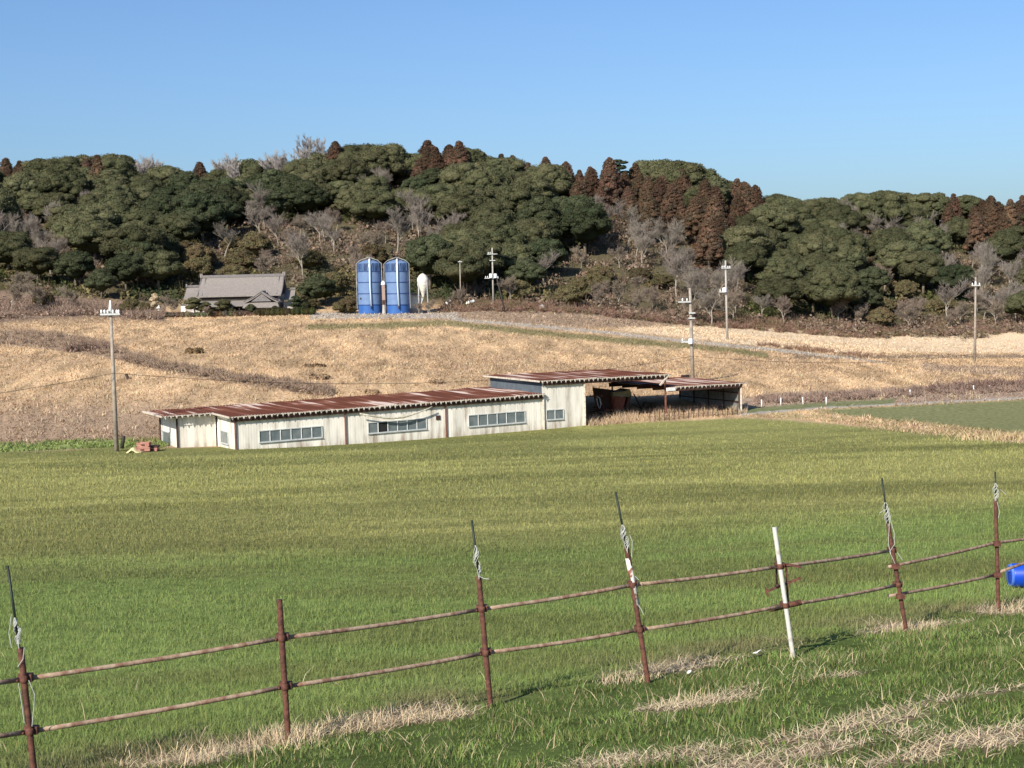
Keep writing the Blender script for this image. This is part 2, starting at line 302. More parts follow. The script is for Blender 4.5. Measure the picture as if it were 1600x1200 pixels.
def zone_colour(x, y, z):
    px, py = proj(np.stack([x, y, z], 1)); f1 = fbm(x/2.2, y/5, 1); f2 = fbm(x/9, y/16, 2); f3 = fbm(x/.8, y/.8, 5)
    n1 = (f3-.5)
    s = fence_side(x, y)
    # crop: deep green near the fence, yellower and paler beyond, with darker drifts
    green = np.array([.160,.204,.064]); olive = np.array([.264,.256,.094])
    wy = sstep(28, 38, y + 12*(f2-.5) - x*.55); c = green + (olive-green)*wy[:,None]
    drift = sstep(.50, .66, fbm(x/26 + y/60, (y-x*.18)/5.5, 9)); c = mixc(c, (.14,.145,.055), drift*.55)
    c = mixc(c, (.13,.135,.05), sstep(.54,.68, fbm(x/13, (y-x*.12)/(1.2+y/40), 19))*.5)
    c = c*(1+.35*(fbm(x/6, y/4, 14)-.5))[:,None]
    nearband = sstep(97, 103, y)*.3; c = mixc(c, (.17,.18,.065), nearband)
    c = mixc(c, (.19,.155,.09), sstep(-1.5,-.2,s)*sstep(.45,.65, fbm(x*1.1, y*1.1, 23))*.6)
    # bank on the near side
    bank = sstep(-.1, .25, s); bc = np.array([.085,.115,.034])*(1+.5*(f1-.5))[:,None]
    c = mixc(c, (0,0,0), bank) + bc*bank[:,None]
    c = mixc(c, (.20,.15,.095), straw_w(x, y)*.95)
    # beyond the crop
    st = fbm(x/1.3 + y/30, y/7, 15) - .5; dry = np.array([.49,.345,.205])*(1+.4*(f1-.5)+1.0*st)[:,None]; dry = mixc(dry, (.36,.25,.155), sstep(.48,.66,f2)*.6)
    wl = sstep(520, 200, px)*sstep(605, 660, py+14*(f1-.5)); dry = mixc(dry, (.29,.21,.15), wl*.8)
    crop = sstep(0, 3, py + 5*(f1-.5) - lerp_line(px, CROP_EDGE)); crop = np.where(y < 85, 1, crop)
    c = c*crop[:,None] + dry*(1-crop)[:,None]
    far = (y > 88)
    def put(cl, w): nonlocal c; c = mixc(c, cl, np.where(far, w, 0))
    edge = lerp_line(px, CROP_EDGE)
    # second field and its straw margin
    pl = lerp_line(px, PATH_LINE)
    put((.185,.19,.09), (px > 1235)*sstep(-1, 3, py-pl-2)*sstep(2, -4, py-edge+14 + 6*(f1-.5))*sstep(1235, 1320, px-30*(f1-.5)))
    put((.33,.27,.14), .75*(px > 1160)*sstep(.45,.62,f3)*sstep(-18,-12, py-edge+6*(f1-.5))*sstep(8,-2,py-edge))
    put((.30,.225,.17), (px > 1130)*sstep(-28,-22, py-pl+8*(f1-.5))*sstep(1,-2,py-pl)*.9)
    put((.10,.15,.05), (px > 1130)*(px < 1400)*sstep(-10,-7, py-pl)*sstep(1,-2,py-pl)*.7)
    put((.36,.33,.29), (px > 1150)*sstep(2.0,1.0, np.abs(py-pl)))
    # stubble field, reddish weeds and strips
    top = 508-(px-1130)*.017
    light = (px > 950)*sstep(-1,2, py-top)*sstep(2,-2, py-lerp_line(px,[(950,515),(1100,532),(1300,552),(1600,551),(2300,548)]))
    put((.64,.495,.33), light*sstep(950,1000,px)*.95)
    put((.31,.225,.155), (px > 690)*sstep(3,-3, py-np.minimum(top, lerp_line(px,[(690,497),(950,516),(1130,520),(3000,520)])))*sstep(462,470,py))
    put((.26,.19,.13), (px > 1240)*sstep(5,1, np.abs(py-557-(1600-px)*.004)+3*(f1-.5)))
    put((.30,.22,.16), (px > 1440)*sstep(9,4, np.abs(py-582+(1600-px)*.05)+8*(f1-.5))*.8)
    put((.14,.14,.06), sstep(7,2, np.abs(py-lerp_line(px,[(500,508),(700,503),(900,523),(1130,543),(1200,552)])-3+5*(f1-.5)))*(px>480)*(px<1200)*.75)
    w = np.where(px < 1230, 2.3, np.maximum(.6, 2.3-(px-1230)*.011))
    put((.40,.345,.28), (px > 485)*(px < 1385)*sstep(w+.8, w-.4, np.abs(py-lerp_line(px,ROAD_PX))))
    put((.40,.345,.28), ((px>485)&(px<715)&(py>488)&(py<498)&(y<262))*1.)
    # hedge strip floor, left
    hw = lerp_line(px, HEDGE_W); put((.29,.21,.145), (px<520)*sstep(hw+3, hw-3, np.abs(py-lerp_line(px,HEDGE_PX))))
    put((.24,.17,.12), (px<260)*sstep(3,-3, py-lerp_line(px,[(-500,508),(0,506),(60,500),(140,496),(260,503)])))
    put((.22,.26,.09), (px<212)*sstep(-12,-9, py-edge+5*(f1-.5))*sstep(2,-1,py-edge))
    # hill floor under the trees
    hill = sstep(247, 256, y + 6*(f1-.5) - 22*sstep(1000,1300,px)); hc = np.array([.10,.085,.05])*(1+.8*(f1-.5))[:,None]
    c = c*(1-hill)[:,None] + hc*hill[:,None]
    return np.clip(c, .005, .9)
PATCH = [(1100,1098,.95,.45),(1180,1075,.6,.2),(1290,1060,.9,.16),(1500,1095,1.6,.12),(1330,1140,1.5,.2),(1240,1180,1.2,.35),(1480,1160,.9,.3),(1000,1192,.7,.18),(910,1195,.4,.2),(1590,1150,.8,.35),(1440,1180,1.2,.5)]
def ray_ground(px, py):
    lo, hi = 4., 60.
    for _ in range(40):
        m = (lo+hi)/2; p = P(px, py, m)
        if p.z > near_h(p.x, p.y): lo = m
        else: hi = m
    return P(px, py, lo)
PW = [(ray_ground(a, b), c, d) for a, b, c, d in PATCH]
def straw_w(x, y):
    s = fence_side(x, y); t = (x-FPT[0])*FDIR[0] + (y-FPT[1])*FDIR[1]
    n = fbm(x*1.3, y*1.3, 21)
    w = sstep(.36, .08, np.abs(s-.12) + .9*(n-.5))*sstep(.38,.58, fbm(t/1.1, t*0, 31)+.35*np.exp(-((t-2.1)/1.0)**2))
    for p, a, b in PW:
        dx = x-p.x; dy = y-p.y; u = dx*.86+dy*.5; v = -dx*.5+dy*.86
        w = np.maximum(w, sstep(.95, .45, np.sqrt((u/(a*1.))**2+(v/(b*.95))**2) + 1.3*(n-.5)))
    w = w*sstep(.30, .52, fbm(x*3.1, y*3.1, 91)+.12*(w > .97))
    return w*(y < 40)
rows = [-60., -30, -15]; yv = -8.
while yv < 640:
    rows.append(yv); yv += max(.12, .0065*yv) if yv > 6 else .5
rows += [700, 800, 1000, 1400, 2200, 4000]
rows = np.array(rows); tt = np.linspace(-1, 1, 461); tc_ = tt*.40 + np.sign(tt)*np.maximum(np.abs(tt)-.75, 0)**2*18
GX = tc_[None, :]*(np.abs(rows)[:, None]+14); GY = np.repeat(rows[:, None], len(tc_), 1)
GZ = H(GX, GY); nr, nc = GX.shape
V = np.stack([GX.ravel(), GY.ravel(), GZ.ravel()], 1)
ii = (np.arange(nr-1)[:, None]*nc + np.arange(nc-1)[None, :]).ravel()
Fg = np.stack([ii, ii+1, ii+nc+1, ii+nc], 1)
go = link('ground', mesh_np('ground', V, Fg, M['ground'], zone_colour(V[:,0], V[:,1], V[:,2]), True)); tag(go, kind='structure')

# ------------------------------------------------------------------ blades, straw, twigs (merged stuff)
def blades(name, x, y, length, width, lean, col, mat_, z=None, base_sink=.02):
    n = len(x); z = H(x, y) if z is None else z
    a = NR.uniform(0, 2*np.pi, n); la = NR.uniform(0, 2*np.pi, n)
    ln = np.asarray(length)*np.ones(n); wd = np.asarray(width)*np.ones(n)*.5; le = np.asarray(lean)*np.ones(n)
    dx = np.cos(la)*le*ln; dy = np.sin(la)*le*ln; dz = ln*np.sqrt(np.maximum(1-le**2, .02))
    b = np.stack([x, y, z-base_sink], 1); w = np.stack([np.cos(a)*wd, np.sin(a)*wd, 0*a], 1)
    t = b + np.stack([dx, dy, dz], 1); mid = b + np.stack([dx*.35, dy*.35, dz*.58], 1)
    Vv = np.empty((n, 5, 3)); Vv[:,0] = b-w; Vv[:,1] = b+w; Vv[:,2] = mid+w*.8; Vv[:,3] = mid-w*.8; Vv[:,4] = t
    k = np.arange(n)[:, None]*5
    Fq = np.concatenate([k+[[0,1,2]], k+[[0,2,3]], k+[[3,2,4]]], 0)
    return Vv.reshape(-1, 3), Fq, np.repeat(col, 5, 0)
def stuff(name, parts, mat_, label=None, cat=None):
    Vs, Fs, Cs, o = [], [], [], 0
    for v, f, c in parts: Vs.append(v); Fs.append(f+o); Cs.append(c); o += len(v)
    ob = link(name, mesh_np(name, np.concatenate(Vs), np.concatenate(Fs), mat_, np.clip(np.concatenate(Cs), .004, .95)))
    return tag(ob, label, cat, kind='stuff')
def fan_pts(n, y0, y1, p=2.0, half=.42):
    u = NR.uniform(0, 1, n)
    if p == 1: y = y0*(y1/y0)**u
    else: q = 1-p; y = (y0**q + u*(y1**q-y0**q))**(1/q)
    x = NR.uniform(-half, half, n)*(y+2); return x, y
def jit(c, n, a=.25, h=.08):
    c = np.asarray(c)*np.ones((n, 3)); return c*(1+NR.uniform(-a, a, (n, 1)))*(1+NR.uniform(-h, h, (n, 3)))
# crop
x, y = fan_pts(560000, 9.5, 128, 1.7, .5); s = fence_side(x, y); k = s < .05; x, y = x[k], y[k]
px, py = proj(np.stack([x, y, H(x, y)], 1)); k = (py > lerp_line(px, CROP_EDGE)+1) & ~((x > -24) & (x < 26) & ((y-105)-(x+18.9)*.5 > -.5)); x, y = x[k], y[k]
thin = NR.uniform(0, 1, len(x)) > straw_w(x, y)*.85; x, y = x[thin], y[thin]
z = H(x, y); cc = zone_colour(x, y, z)*1.33; n_ = len(x)
cc = cc*(1+NR.uniform(-.2, .2, (n_,1)))*(1+NR.uniform(-.08,.08,(n_,3)))
yel = NR.uniform(0,1,n_) < .02; cc[yel] = np.array([.30,.27,.12])*NR.uniform(.7,1.2,(yel.sum(),1))
tall = .6+.8*fbm(x/4, y/4, 40)
stuff('crop_grass', [blades('c', x, y, NR.uniform(.07,.14,n_)*tall*.88*(1+.5*sstep(25,80,y)), np.maximum(.0062, .00044*y), NR.uniform(.15,.85,n_), cc, None, z)], M['blade'], 'short green winter crop growing across the whole near field', 'crop')
# bank grass (near side of the fence)
x = NR.uniform(-9, 19, 620000); y = NR.uniform(6.5, 27, 620000); s = fence_side(x, y); k = (s > -.1) & (s < 13) & (np.abs(x) < .66*(y+1)); x, y = x[k], y[k]
sw = straw_w(x, y); k = NR.uniform(0,1,len(x)) > sw*.9; x, y = x[k], y[k]; n_ = len(x)
tall = .3+1.9*np.clip(fbm(x/.6, y/.6, 50)-.2, 0, 1)**1.4
cc = jit((.158,.212,.062), n_, .35, .12)*(.25+1.5*fbm(x/.8, y/.8, 51))[:,None]; yl = NR.uniform(0,1,n_) < .12; cc[yl] = jit((.34,.29,.15), yl.sum(), .3)
stuff('bank_grass', [blades('b', x, y, NR.uniform(.05,.14,n_)*tall, .0085, NR.uniform(.15,.85,n_), cc, None)], M['blade'], 'rough green grass on the bank this side of the pipe fence', 'grass')
# straw litter
x = NR.uniform(-8, 16, 1080000); y = NR.uniform(7, 25, 1080000); s = fence_side(x, y); sw = straw_w(x, y)
k = (NR.uniform(0,1,len(x)) < sw*.7) & (np.abs(x) < .6*(y+1)); x, y = x[k], y[k]; n_ = len(x)
up_ = NR.uniform(0,1,n_) < .05
pts = [blades('s', x, y, np.where(up_, NR.uniform(.06,.15,n_), NR.uniform(.05,.16,n_)), .0065, np.where(up_, NR.uniform(.3,.85,n_), NR.uniform(.94,.998,n_)), jit((.54,.44,.29), n_, .3), None, H(x,y)+NR.uniform(.01,.05,n_))]
for bx, by, num, rr in [(P(440,1160,12.2).x+.02,12.25,700,.36),(P(300,1190,11.6).x,11.7,330,.5),(P(640,1140,13.).x,13.05,130,.3),(P(990,1050,14.4).x-.1,14.5,130,.3),(P(1420,965,17.2).x,17.2,200,.4),(P(1090,1095,12.5).x,12.6,60,.3),(P(1590,935,18.8).x,18.9,200,.6),(P(570,1140,12.8).x,12.8,180,.3)]:
    q = NR.normal(0, rr*.5, (num, 2)); pts.append(blades('t', bx+q[:,0], by+q[:,1], NR.uniform(.06,.24,num), .0065, NR.uniform(.2,.95,num), jit((.58,.46,.30), num, .3), None))
bx_ = NR.uniform(-6, 9, 16000); by_ = NR.uniform(7.5, 22, 16000); bs_ = fence_side(bx_, by_); bk_ = (bs_ > -.5) & (NR.uniform(0,1,16000) < sstep(.48,.72,fbm(bx_*1.2, by_*1.2, 33))); bx_, by_ = bx_[bk_], by_[bk_]; nb_ = len(bx_)
pts.append(blades('f', bx_, by_, NR.uniform(.05,.2,nb_), .006, NR.uniform(.6,.99,nb_), jit((.46,.39,.24), nb_, .3), None, H(bx_, by_)+NR.uniform(.02,.07,nb_)))
xs, ys = fan_pts(260, 10, 20); pts.append(blades('u', xs, ys, NR.uniform(.12,.3,260), .006, NR.uniform(.5,.98,260), jit((.5,.42,.26), 260, .3), None))
stuff('straw_litter', pts, M['straw'], 'pale dry straw lying along the fence foot and on the bank', 'straw')
# dry field straw
x, y = fan_pts(300000, 97, 300, 1.25, .46); z = H(x, y); px, py = proj(np.stack([x, y, z], 1)); cc = zone_colour(x, y, z)
edge = lerp_line(px, CROP_EDGE); greenish = cc[:,1] > cc[:,0]*.98; road = (np.abs(cc[:,0]-cc[:,2]) < .09) & (cc[:,0] > .3)
k = (py < edge) & ~road & ~greenish & (y < 298); x, y, z, cc = x[k], y[k], z[k], cc[k]; n_ = len(x)
B0 = (x > -26) & (x < 20) & (y > 100) & (y < 132) & (np.abs((y-105)-(x+18.9)*.5-4.5) < 7.0)
B0 = B0 & ((y-105)-(x+18.9)*.5 > -1.2); x, y, z, cc = x[~B0], y[~B0], z[~B0], cc[~B0]; n_ = len(x)
cc = cc*1.1*(1+NR.uniform(-.13,.15,(n_,1)))
tx, ty = fan_pts(2600, 108, 270, 1.3, .40); tz = H(tx, ty); ta, tb = proj(np.stack([tx, ty, tz], 1)); tc2 = zone_colour(tx, ty, tz); tk_ = (tb < lerp_line(ta, CROP_EDGE)-6) & (tc2[:,0] > tc2[:,1]*1.15) & (tc2[:,0] > .25)
tk_ &= ~((tx > -26) & (tx < 22) & (ty < 132) & (np.abs((ty-105)-(tx+18.9)*.5-4.5) < 8.0)); tx, ty = tx[tk_], ty[tk_]; m_t = len(tx)
tx = (tx[:,None]+NR.normal(0,.25,(m_t,9))).ravel(); ty = (ty[:,None]+NR.normal(0,.25,(m_t,9))).ravel(); tcol = np.repeat(np.where(NR.uniform(0,1,(m_t,1)) < .5, jit((.60,.46,.30), m_t, .15), jit((.30,.21,.13), m_t, .25)), 9, 0)
tufts = blades('tf', tx, ty, NR.uniform(.2,.55,len(tx)), .06, NR.uniform(.2,.8,len(tx)), tcol, None)
stuff('dry_grass', [tufts, blades('d', x, y, NR.uniform(.14,.42,n_)*(.5+fbm(x/5,y/5,61)), .0006*y, NR.uniform(.72,.992,n_), cc, None, z)], M['straw'], 'pale dry grass and stubble on the fields beyond the barn', 'dry grass')
# straw margin right of barn, clumps
x = NR.uniform(20, 46, 26000); y = NR.uniform(84, 112, 26000); z = H(x, y); px, py = proj(np.stack([x,y,z],1)); e = lerp_line(px, CROP_EDGE)
k = (px > 1150) & (py > e-16) & (py < e+4) & (fbm(x/1.8, y/1.8, 71) + NR.uniform(-.15,.15,len(x)) > .63); x, y, z = x[k], y[k], z[k]; n_ = len(x)
pts = [blades('m', x, y, NR.uniform(.12,.38,n_), .06, NR.uniform(.5,.97,n_), np.where(NR.uniform(0,1,(n_,1)) < .6, jit((.48,.37,.2), n_, .3), jit((.13,.14,.05), n_, .3)), None, z)]
bx = P(1580,690,93).x; q = NR.normal(0, 1, (320,2)); pts.append(blades('m2', bx+q[:,0]*1.6, 93+q[:,1]*.8, NR.uniform(.3,.8,320), .06, NR.uniform(.2,.8,320), jit((.5,.38,.22), 320, .25), None))
# weeds in front of the open shed
t = NR.uniform(0, 1, 9000); bpx = 918+t*250; yy = 117.0+t*6.4+NR.uniform(-.8,4.6,9000)*np.minimum(1,t*8+.35); xx = (bpx-800)/F_PX*yy; hh = .35+.5*fbm(t*18, t*0, 77)
pts.append(blades('w', xx, yy, NR.uniform(.2,1.1,9000)**1.6*hh*1.0*sstep(.12,.5,fbm(t*40, t*0+3, 78)), .035, NR.uniform(.1,.9,9000), jit((.47,.35,.23), 9000, .35), None))
stuff('dry_weeds', pts, M['straw'], 'tan dead weeds on the field margin and before the open shed', 'dry weeds')
# bright green weeds on the left edge
x = NR.uniform(-40, -24.6, 16000); y = NR.uniform(101, 118, 16000); z = H(x, y); px, py = proj(np.stack([x,y,z],1)); e = lerp_line(px, CROP_EDGE); k = (py < e+1) & (py > e-13) & (fbm(x,y,81) > .38); x, y, z = x[k], y[k], z[k]; n_ = len(x)
stuff('green_weeds', [blades('g', x, y, NR.uniform(.1,.32,n_), .10, NR.uniform(.3,.9,n_), jit((.24,.29,.10), n_, .35), None, z)], M['blade'], 'bright green weeds along the far left edge of the crop', 'weeds')

# ------------------------------------------------------------------ bushes / leaves generators
def leafcards(P0, Nn, size, col, rough=.6):
    n = len(P0); Nn = Nn + NR.normal(0, rough, (n, 3)); Nn /= np.linalg.norm(Nn, axis=1, keepdims=True)+1e-9
    a = NR.normal(0, 1, (n, 3)); U = np.cross(Nn, a); U /= np.linalg.norm(U, axis=1, keepdims=True)+1e-9; W = np.cross(Nn, U)
    s = (np.asarray(size)*np.ones(n))[:, None]*.5
    Vv = np.empty((n, 4, 3)); Vv[:,0] = P0-U*s; Vv[:,1] = P0-W*s*.6; Vv[:,2] = P0+U*s; Vv[:,3] = P0+W*s*.6
    k = np.arange(n)[:, None]*4; return Vv.reshape(-1,3), np.concatenate([k+[[0,1,2]], k+[[0,2,3]]], 0), np.repeat(col, 4, 0)
def ico(sub=2):
    t = (1+5**.5)/2; v = [(-1,t,0),(1,t,0),(-1,-t,0),(1,-t,0),(0,-1,t),(0,1,t),(0,-1,-t),(0,1,-t),(t,0,-1),(t,0,1),(-t,0,-1),(-t,0,1)]
    v = [Vector(a).normalized() for a in v]; f = [(0,11,5),(0,5,1),(0,1,7),(0,7,10),(0,10,11),(1,5,9),(5,11,4),(11,10,2),(10,7,6),(7,1,8),(3,9,4),(3,4,2),(3,2,6),(3,6,8),(3,8,9),(4,9,5),(2,4,11),(6,2,10),(8,6,7),(9,8,1)]
    for _ in range(sub):
        c = {}; nf = []
        def mid(a, b):
            k = (min(a,b), max(a,b))
            if k not in c: v.append(((v[a]+v[b])/2).normalized()); c[k] = len(v)-1
            return c[k]
        for a, b, d in f: ab, bd, da = mid(a,b), mid(b,d), mid(d,a); nf += [(a,ab,da),(b,bd,ab),(d,da,bd),(ab,bd,da)]
        f = nf
    return np.array([tuple(a) for a in v]), np.array(f)
ICO1 = ico(1); ICO2 = ico(2)
def sph(n):
    d = NR.normal(0, 1, (n, 3)); return d/np.linalg.norm(d, axis=1, keepdims=True)
def lobe(c, r, nleaf, size, col, var=.25, rough=.55, core=.86):
    c = np.array(c, float); r = np.array(r, float)*np.ones(3); out = []
    v, f = ICO2; w = v*r*core*(1+.12*NR.uniform(-1,1,(len(v),1))) + c; out.append((w, f, jit(np.array(col)*.9, len(v), .15)))
    d = sph(nleaf); d[:,2] = np.where(d[:,2] < -.35, -d[:,2], d[:,2]); rr = NR.uniform(.88, 1.12, (nleaf,1))
    out.append(leafcards(c + d*r*rr, d/r*r.mean(), NR.uniform(.7,1.35,nleaf)*size, jit(col, nleaf, var, .1)*(1+.0*d[:,2:3]), rough)); return out
def merge(parts):
    Vs, Fs, Cs, o = [], [], [], 0
    for v, f, c in parts: Vs.append(v); Fs.append(f+o); Cs.append(c); o += len(v)
    return np.concatenate(Vs), np.concatenate(Fs), np.clip(np.concatenate(Cs), .004, .95)
def dome_crown(Rr, Hh, base, col, col2, seed):
    rs = random.Random(seed); parts = []; 
    parts += lobe((0,0,base+Hh*.35), (Rr*.72,Rr*.72,Hh*.42), 300, .5, col)
    nl = 58
    for i in range(nl):
        u = (i+.5)/nl; el = math.asin(min(1, u*1.02))*.98 - .12; az = i*2.39996 + rs.uniform(-.3,.3)
        rr = Rr*(.13+.20*rs.random()**1.5); rad_ = Rr*(.72+.28*rs.random())
        c = (math.cos(az)*math.cos(el)*rad_*rs.uniform(.85,1.05), math.sin(az)*math.cos(el)*rad_*rs.uniform(.85,1.05), base + Hh*.30 + math.sin(el)*Hh*.52*rs.uniform(.9,1.08))
        k = rs.random(); cl = [a*(1-k)+b*k for a, b in zip(col, col2)]
        parts += lobe(c, (rr*1.3*rs.uniform(.8,1.25), rr*1.3*rs.uniform(.8,1.25), rr*.85), int(60+260*rr/1.3), .27, cl, .35, .95)
    return merge(parts)
def cedar_crown(Rr, Hh, base, col, col2, seed):
    rs = random.Random(seed); parts = lobe((0,0,base+Hh*.45), (Rr*.5,Rr*.5,Hh*.46), 260, .4, col); nl = 64
    for i in range(nl):
        u = (i+.5)/nl; r = Rr*(1-u**1.3)**.85*.70 + .05; az = i*2.39996+rs.uniform(-.4,.4); rr = Rr*(.24-.10*u)*rs.uniform(.7,1.5); k = rs.random()
        parts += lobe((math.cos(az)*r, math.sin(az)*r, base+Hh*(.08+.88*u)), (rr,rr,rr*.75), 120, .25, [a*(1-k)+b*k for a, b in zip(col, col2)], .35, 1.0, .7)
    return merge(parts)
def seg_mesh(segs):
    A = np.array([s[0] for s in segs]); Bb = np.array([s[1] for s in segs]); ra = np.array([s[2] for s in segs]); rb = np.array([s[3] for s in segs])
    d = Bb-A; d /= np.linalg.norm(d, axis=1, keepdims=True)+1e-9; a = np.where(np.abs(d[:,2:3]) < .9, [[0,0,1.]], [[1.,0,0]]); U = np.cross(d, a); U /= np.linalg.norm(U, axis=1, keepdims=True); W = np.cross(d, U)
    n = len(A); Vv = np.empty((n, 6, 3))
    for k in range(3):
        t = 2*np.pi*k/3; o = U*np.cos(t)+W*np.sin(t); Vv[:,k] = A+o*ra[:,None]; Vv[:,3+k] = Bb+o*rb[:,None]
    k = np.arange(n)[:,None]*6; Ff = []
    for i in range(3): j = (i+1) % 3; Ff += [k+[[i,j,3+j]], k+[[i,3+j,3+i]]]
    return Vv.reshape(-1,3), np.concatenate(Ff, 0)
def bare_segs(seed, height=8, spread=.9, depth=5, r0_=.16, lean=0., tw=.021):
    rs = random.Random(seed); thick, thin = [], []
    def grow(p, d, L, r, dep):
        q = p; nseg = 3 if dep > 1 else 2
        for i in range(nseg):
            d = (d + Vector((rs.uniform(-1,1), rs.uniform(-1,1), rs.uniform(-.5,.8)))*.20).normalized(); n_ = q + d*L/nseg; r2 = r*(1-.3/nseg)
            (thick if dep >= depth-2 else thin).append((tuple(q), tuple(n_), r, r2)); q = n_; r = r2
            if dep > 0 and (i > 0 or dep < depth):
                for _ in range(rs.choice((1,2)) if dep > 1 else 3):
                    a = rs.uniform(0, 6.28); s_ = Vector((math.cos(a), math.sin(a), rs.uniform(-.1,.9)))*spread; grow(q, (d+s_).normalized(), L*rs.uniform(.55,.8), max(r*.62, tw), dep-1)
    grow(Vector((0,0,-.3)), Vector((lean,0,1)).normalized(), height*.36, r0_, depth); return thick, thin

# ------------------------------------------------------------------ tree prototypes
def proto(name, crown_data, crown_mat, trunk_mb, trunk_mat, crown_name='crown'):
    v, f, c = crown_data; me = mesh_np(crown_name, v, f, crown_mat, c); t = trunk_mb
    tm = bpy.data.meshes.new('trunk'); tm.from_pydata([tuple(a) for a in t.v], [], t.f); tm.materials.append(trunk_mat); tm.polygons.foreach_set('use_smooth', t.sm)
    return name, me, crown_name, tm
def trunk(hh, r, limbs=4, seed=1, sp=1.6):
    rs = random.Random(seed); m = MB(); m.tube([(0,0,-.4),(.1,.05,hh*.4),(0,.1,hh)], [r*1.3, r, r*.6], 7)
    for i in range(limbs):
        a = i*2.4+rs.random(); z = hh*rs.uniform(.45,.8); m.tube([(0,0,z),(math.cos(a)*sp*.5, math.sin(a)*sp*.5, z+sp*.55),(math.cos(a)*sp, math.sin(a)*sp, z+sp*1.3)], [r*.5,r*.35,r*.15], 5)
    return m
G1, G2 = (.080,.084,.044), (.108,.104,.055); D1, D2 = (.050,.060,.032), (.068,.075,.040); C1, C2 = (.125,.072,.048), (.078,.060,.042); Y1, Y2 = (.13,.115,.058), (.11,.10,.05)
PR = {}
PR['G'] = [proto('evergreen_tree', dome_crown(4.6,7.0,2.6,G1,G2,i), M['leaf'], trunk(6,.28,4,i,2.2), M['bark']) for i in range(4)]
PR['D'] = [proto('evergreen_tree', dome_crown(4.0,6.6,2.6,D1,D2,i+20), M['leaf'], trunk(6,.25,4,i,2.0), M['bark']) for i in range(3)]
PR['C'] = [proto('cedar_tree', cedar_crown(3.7,9.6,1.8,C1,C2,i+40), M['leaf'], trunk(10,.24,0,i), M['bark']) for i in range(4)]
PR['S'] = [proto('bushy_tree', dome_crown(2.7,3.8,.5,Y1,(.12,.09,.05),i+60), M['leaf'], trunk(3,.12,3,i,1.), M['bark']) for i in range(3)]
def bare_proto(i, h, col, **kw):
    tk_, tn = bare_segs(100+i, h, **kw); v, f = seg_mesh(tn); cdat = (v, f, jit(col, len(v), .15)); m = MB()
    for a, b, r1, r2 in tk_: m.tube([a, b], [r1, r2], 5, False)
    return proto('bare_tree', cdat, M['twig'], m, M['bark_pale'], 'branches')
PR['B'] = [bare_proto(i, 9.5, (.25,.215,.18), spread=.8, depth=5, r0_=.15) for i in range(4)]
PR['K'] = [bare_proto(i+30, 10.0, (.36,.325,.30), spread=.55, depth=5, r0_=.17, tw=.038) for i in range(3)]   # skyline trees, twig colour paled for haze
PR['P'] = [bare_proto(i+10, 6.5, (.235,.185,.145), spread=1.1, depth=5, r0_=.11) for i in range(3)]     # low spreading bare thicket trees
pine = []
for k in range(9):
    a = k*2.4; rr = 1.3*(1-.05*k); pine += lobe((math.cos(a)*rr, math.sin(a)*rr, 7.2+k*.42), (1.1,1.1,.38), 120, .3, D1, .3)
PR['N'] = [proto('pine_tree', merge(pine), M['leaf'], trunk(10.6,.16,6,3,1.2), M['bark_pale'])]
TREES = []
def plant(kind, x, y, s=1., z=None, rot=None, sz=1., var=None):
    name, me, cn, tm = PR[kind][R_.randrange(len(PR[kind])) if var is None else var]
    zz = gz(x, y) if z is None else z
    e = bpy.data.objects.new(name, None); C.objects.link(e); e.location = (x, y, zz-.1); e.scale = (s, s, s*sz); e.rotation_euler = (0, 0, R_.uniform(0, 6.28) if rot is None else rot); e.empty_display_size = .3
    a = bpy.data.objects.new(cn, me); C.objects.link(a); a.parent = e
    b = bpy.data.objects.new('trunk', tm); C.objects.link(b); b.parent = e
    TREES.append((e, kind)); return e
KMAP = """
............BCGGCCC.....................
C.GGGBBCBBBBGGGGCCCCCC..NGG.............
CCGCGGGGGGGGGGGGCCGGCCCCCCGGG...........
CGGCGGGDDGGGGGBGDGGGGCCCCCGGCC..GGGGGGG.
GGGBGGDDDGDDGGGGGGGGGGCCCCCGCCGGGGGGGGGG
PBGGGGDDDPBPBPBPBGGGGDDBBCCCCCGGGBGGGCCC
BBPGGGGSBSPPBBPBPBGGGDDBBBBCCGGGGBBPBGCC
GBDPDGDSBSPBSPSPSGGGGDPBPBBCCGGGGBGBGBBG
SGDPDPDSPSSPDSPSDGGGDBPSPSPPBGGGGBPGDBBB
PPGSSDDSSPSSSSSSDDPDSSSPPPBBBBPGGGDSGDBB
PPPSSS......SS...PSPPPPPPBPBPGGGGDSPSBPB
................PPPPPPPPPPPPPPPPPPPPPPPP""".strip('\n').split('\n')
KH = dict(G=5.6, D=5.4, C=6.5, S=2.2, B=5.0, P=3.6, N=6.)
def kind_at(px, py):
    r = int((py-200)//25); c = int(px//40)
    if r < 0: r = 0
    if r > 11 or c < 0 or c > 39: return 'G' if 0 <= r < 11 else '.'
    return KMAP[r][c]
row = 0; yy = 257.
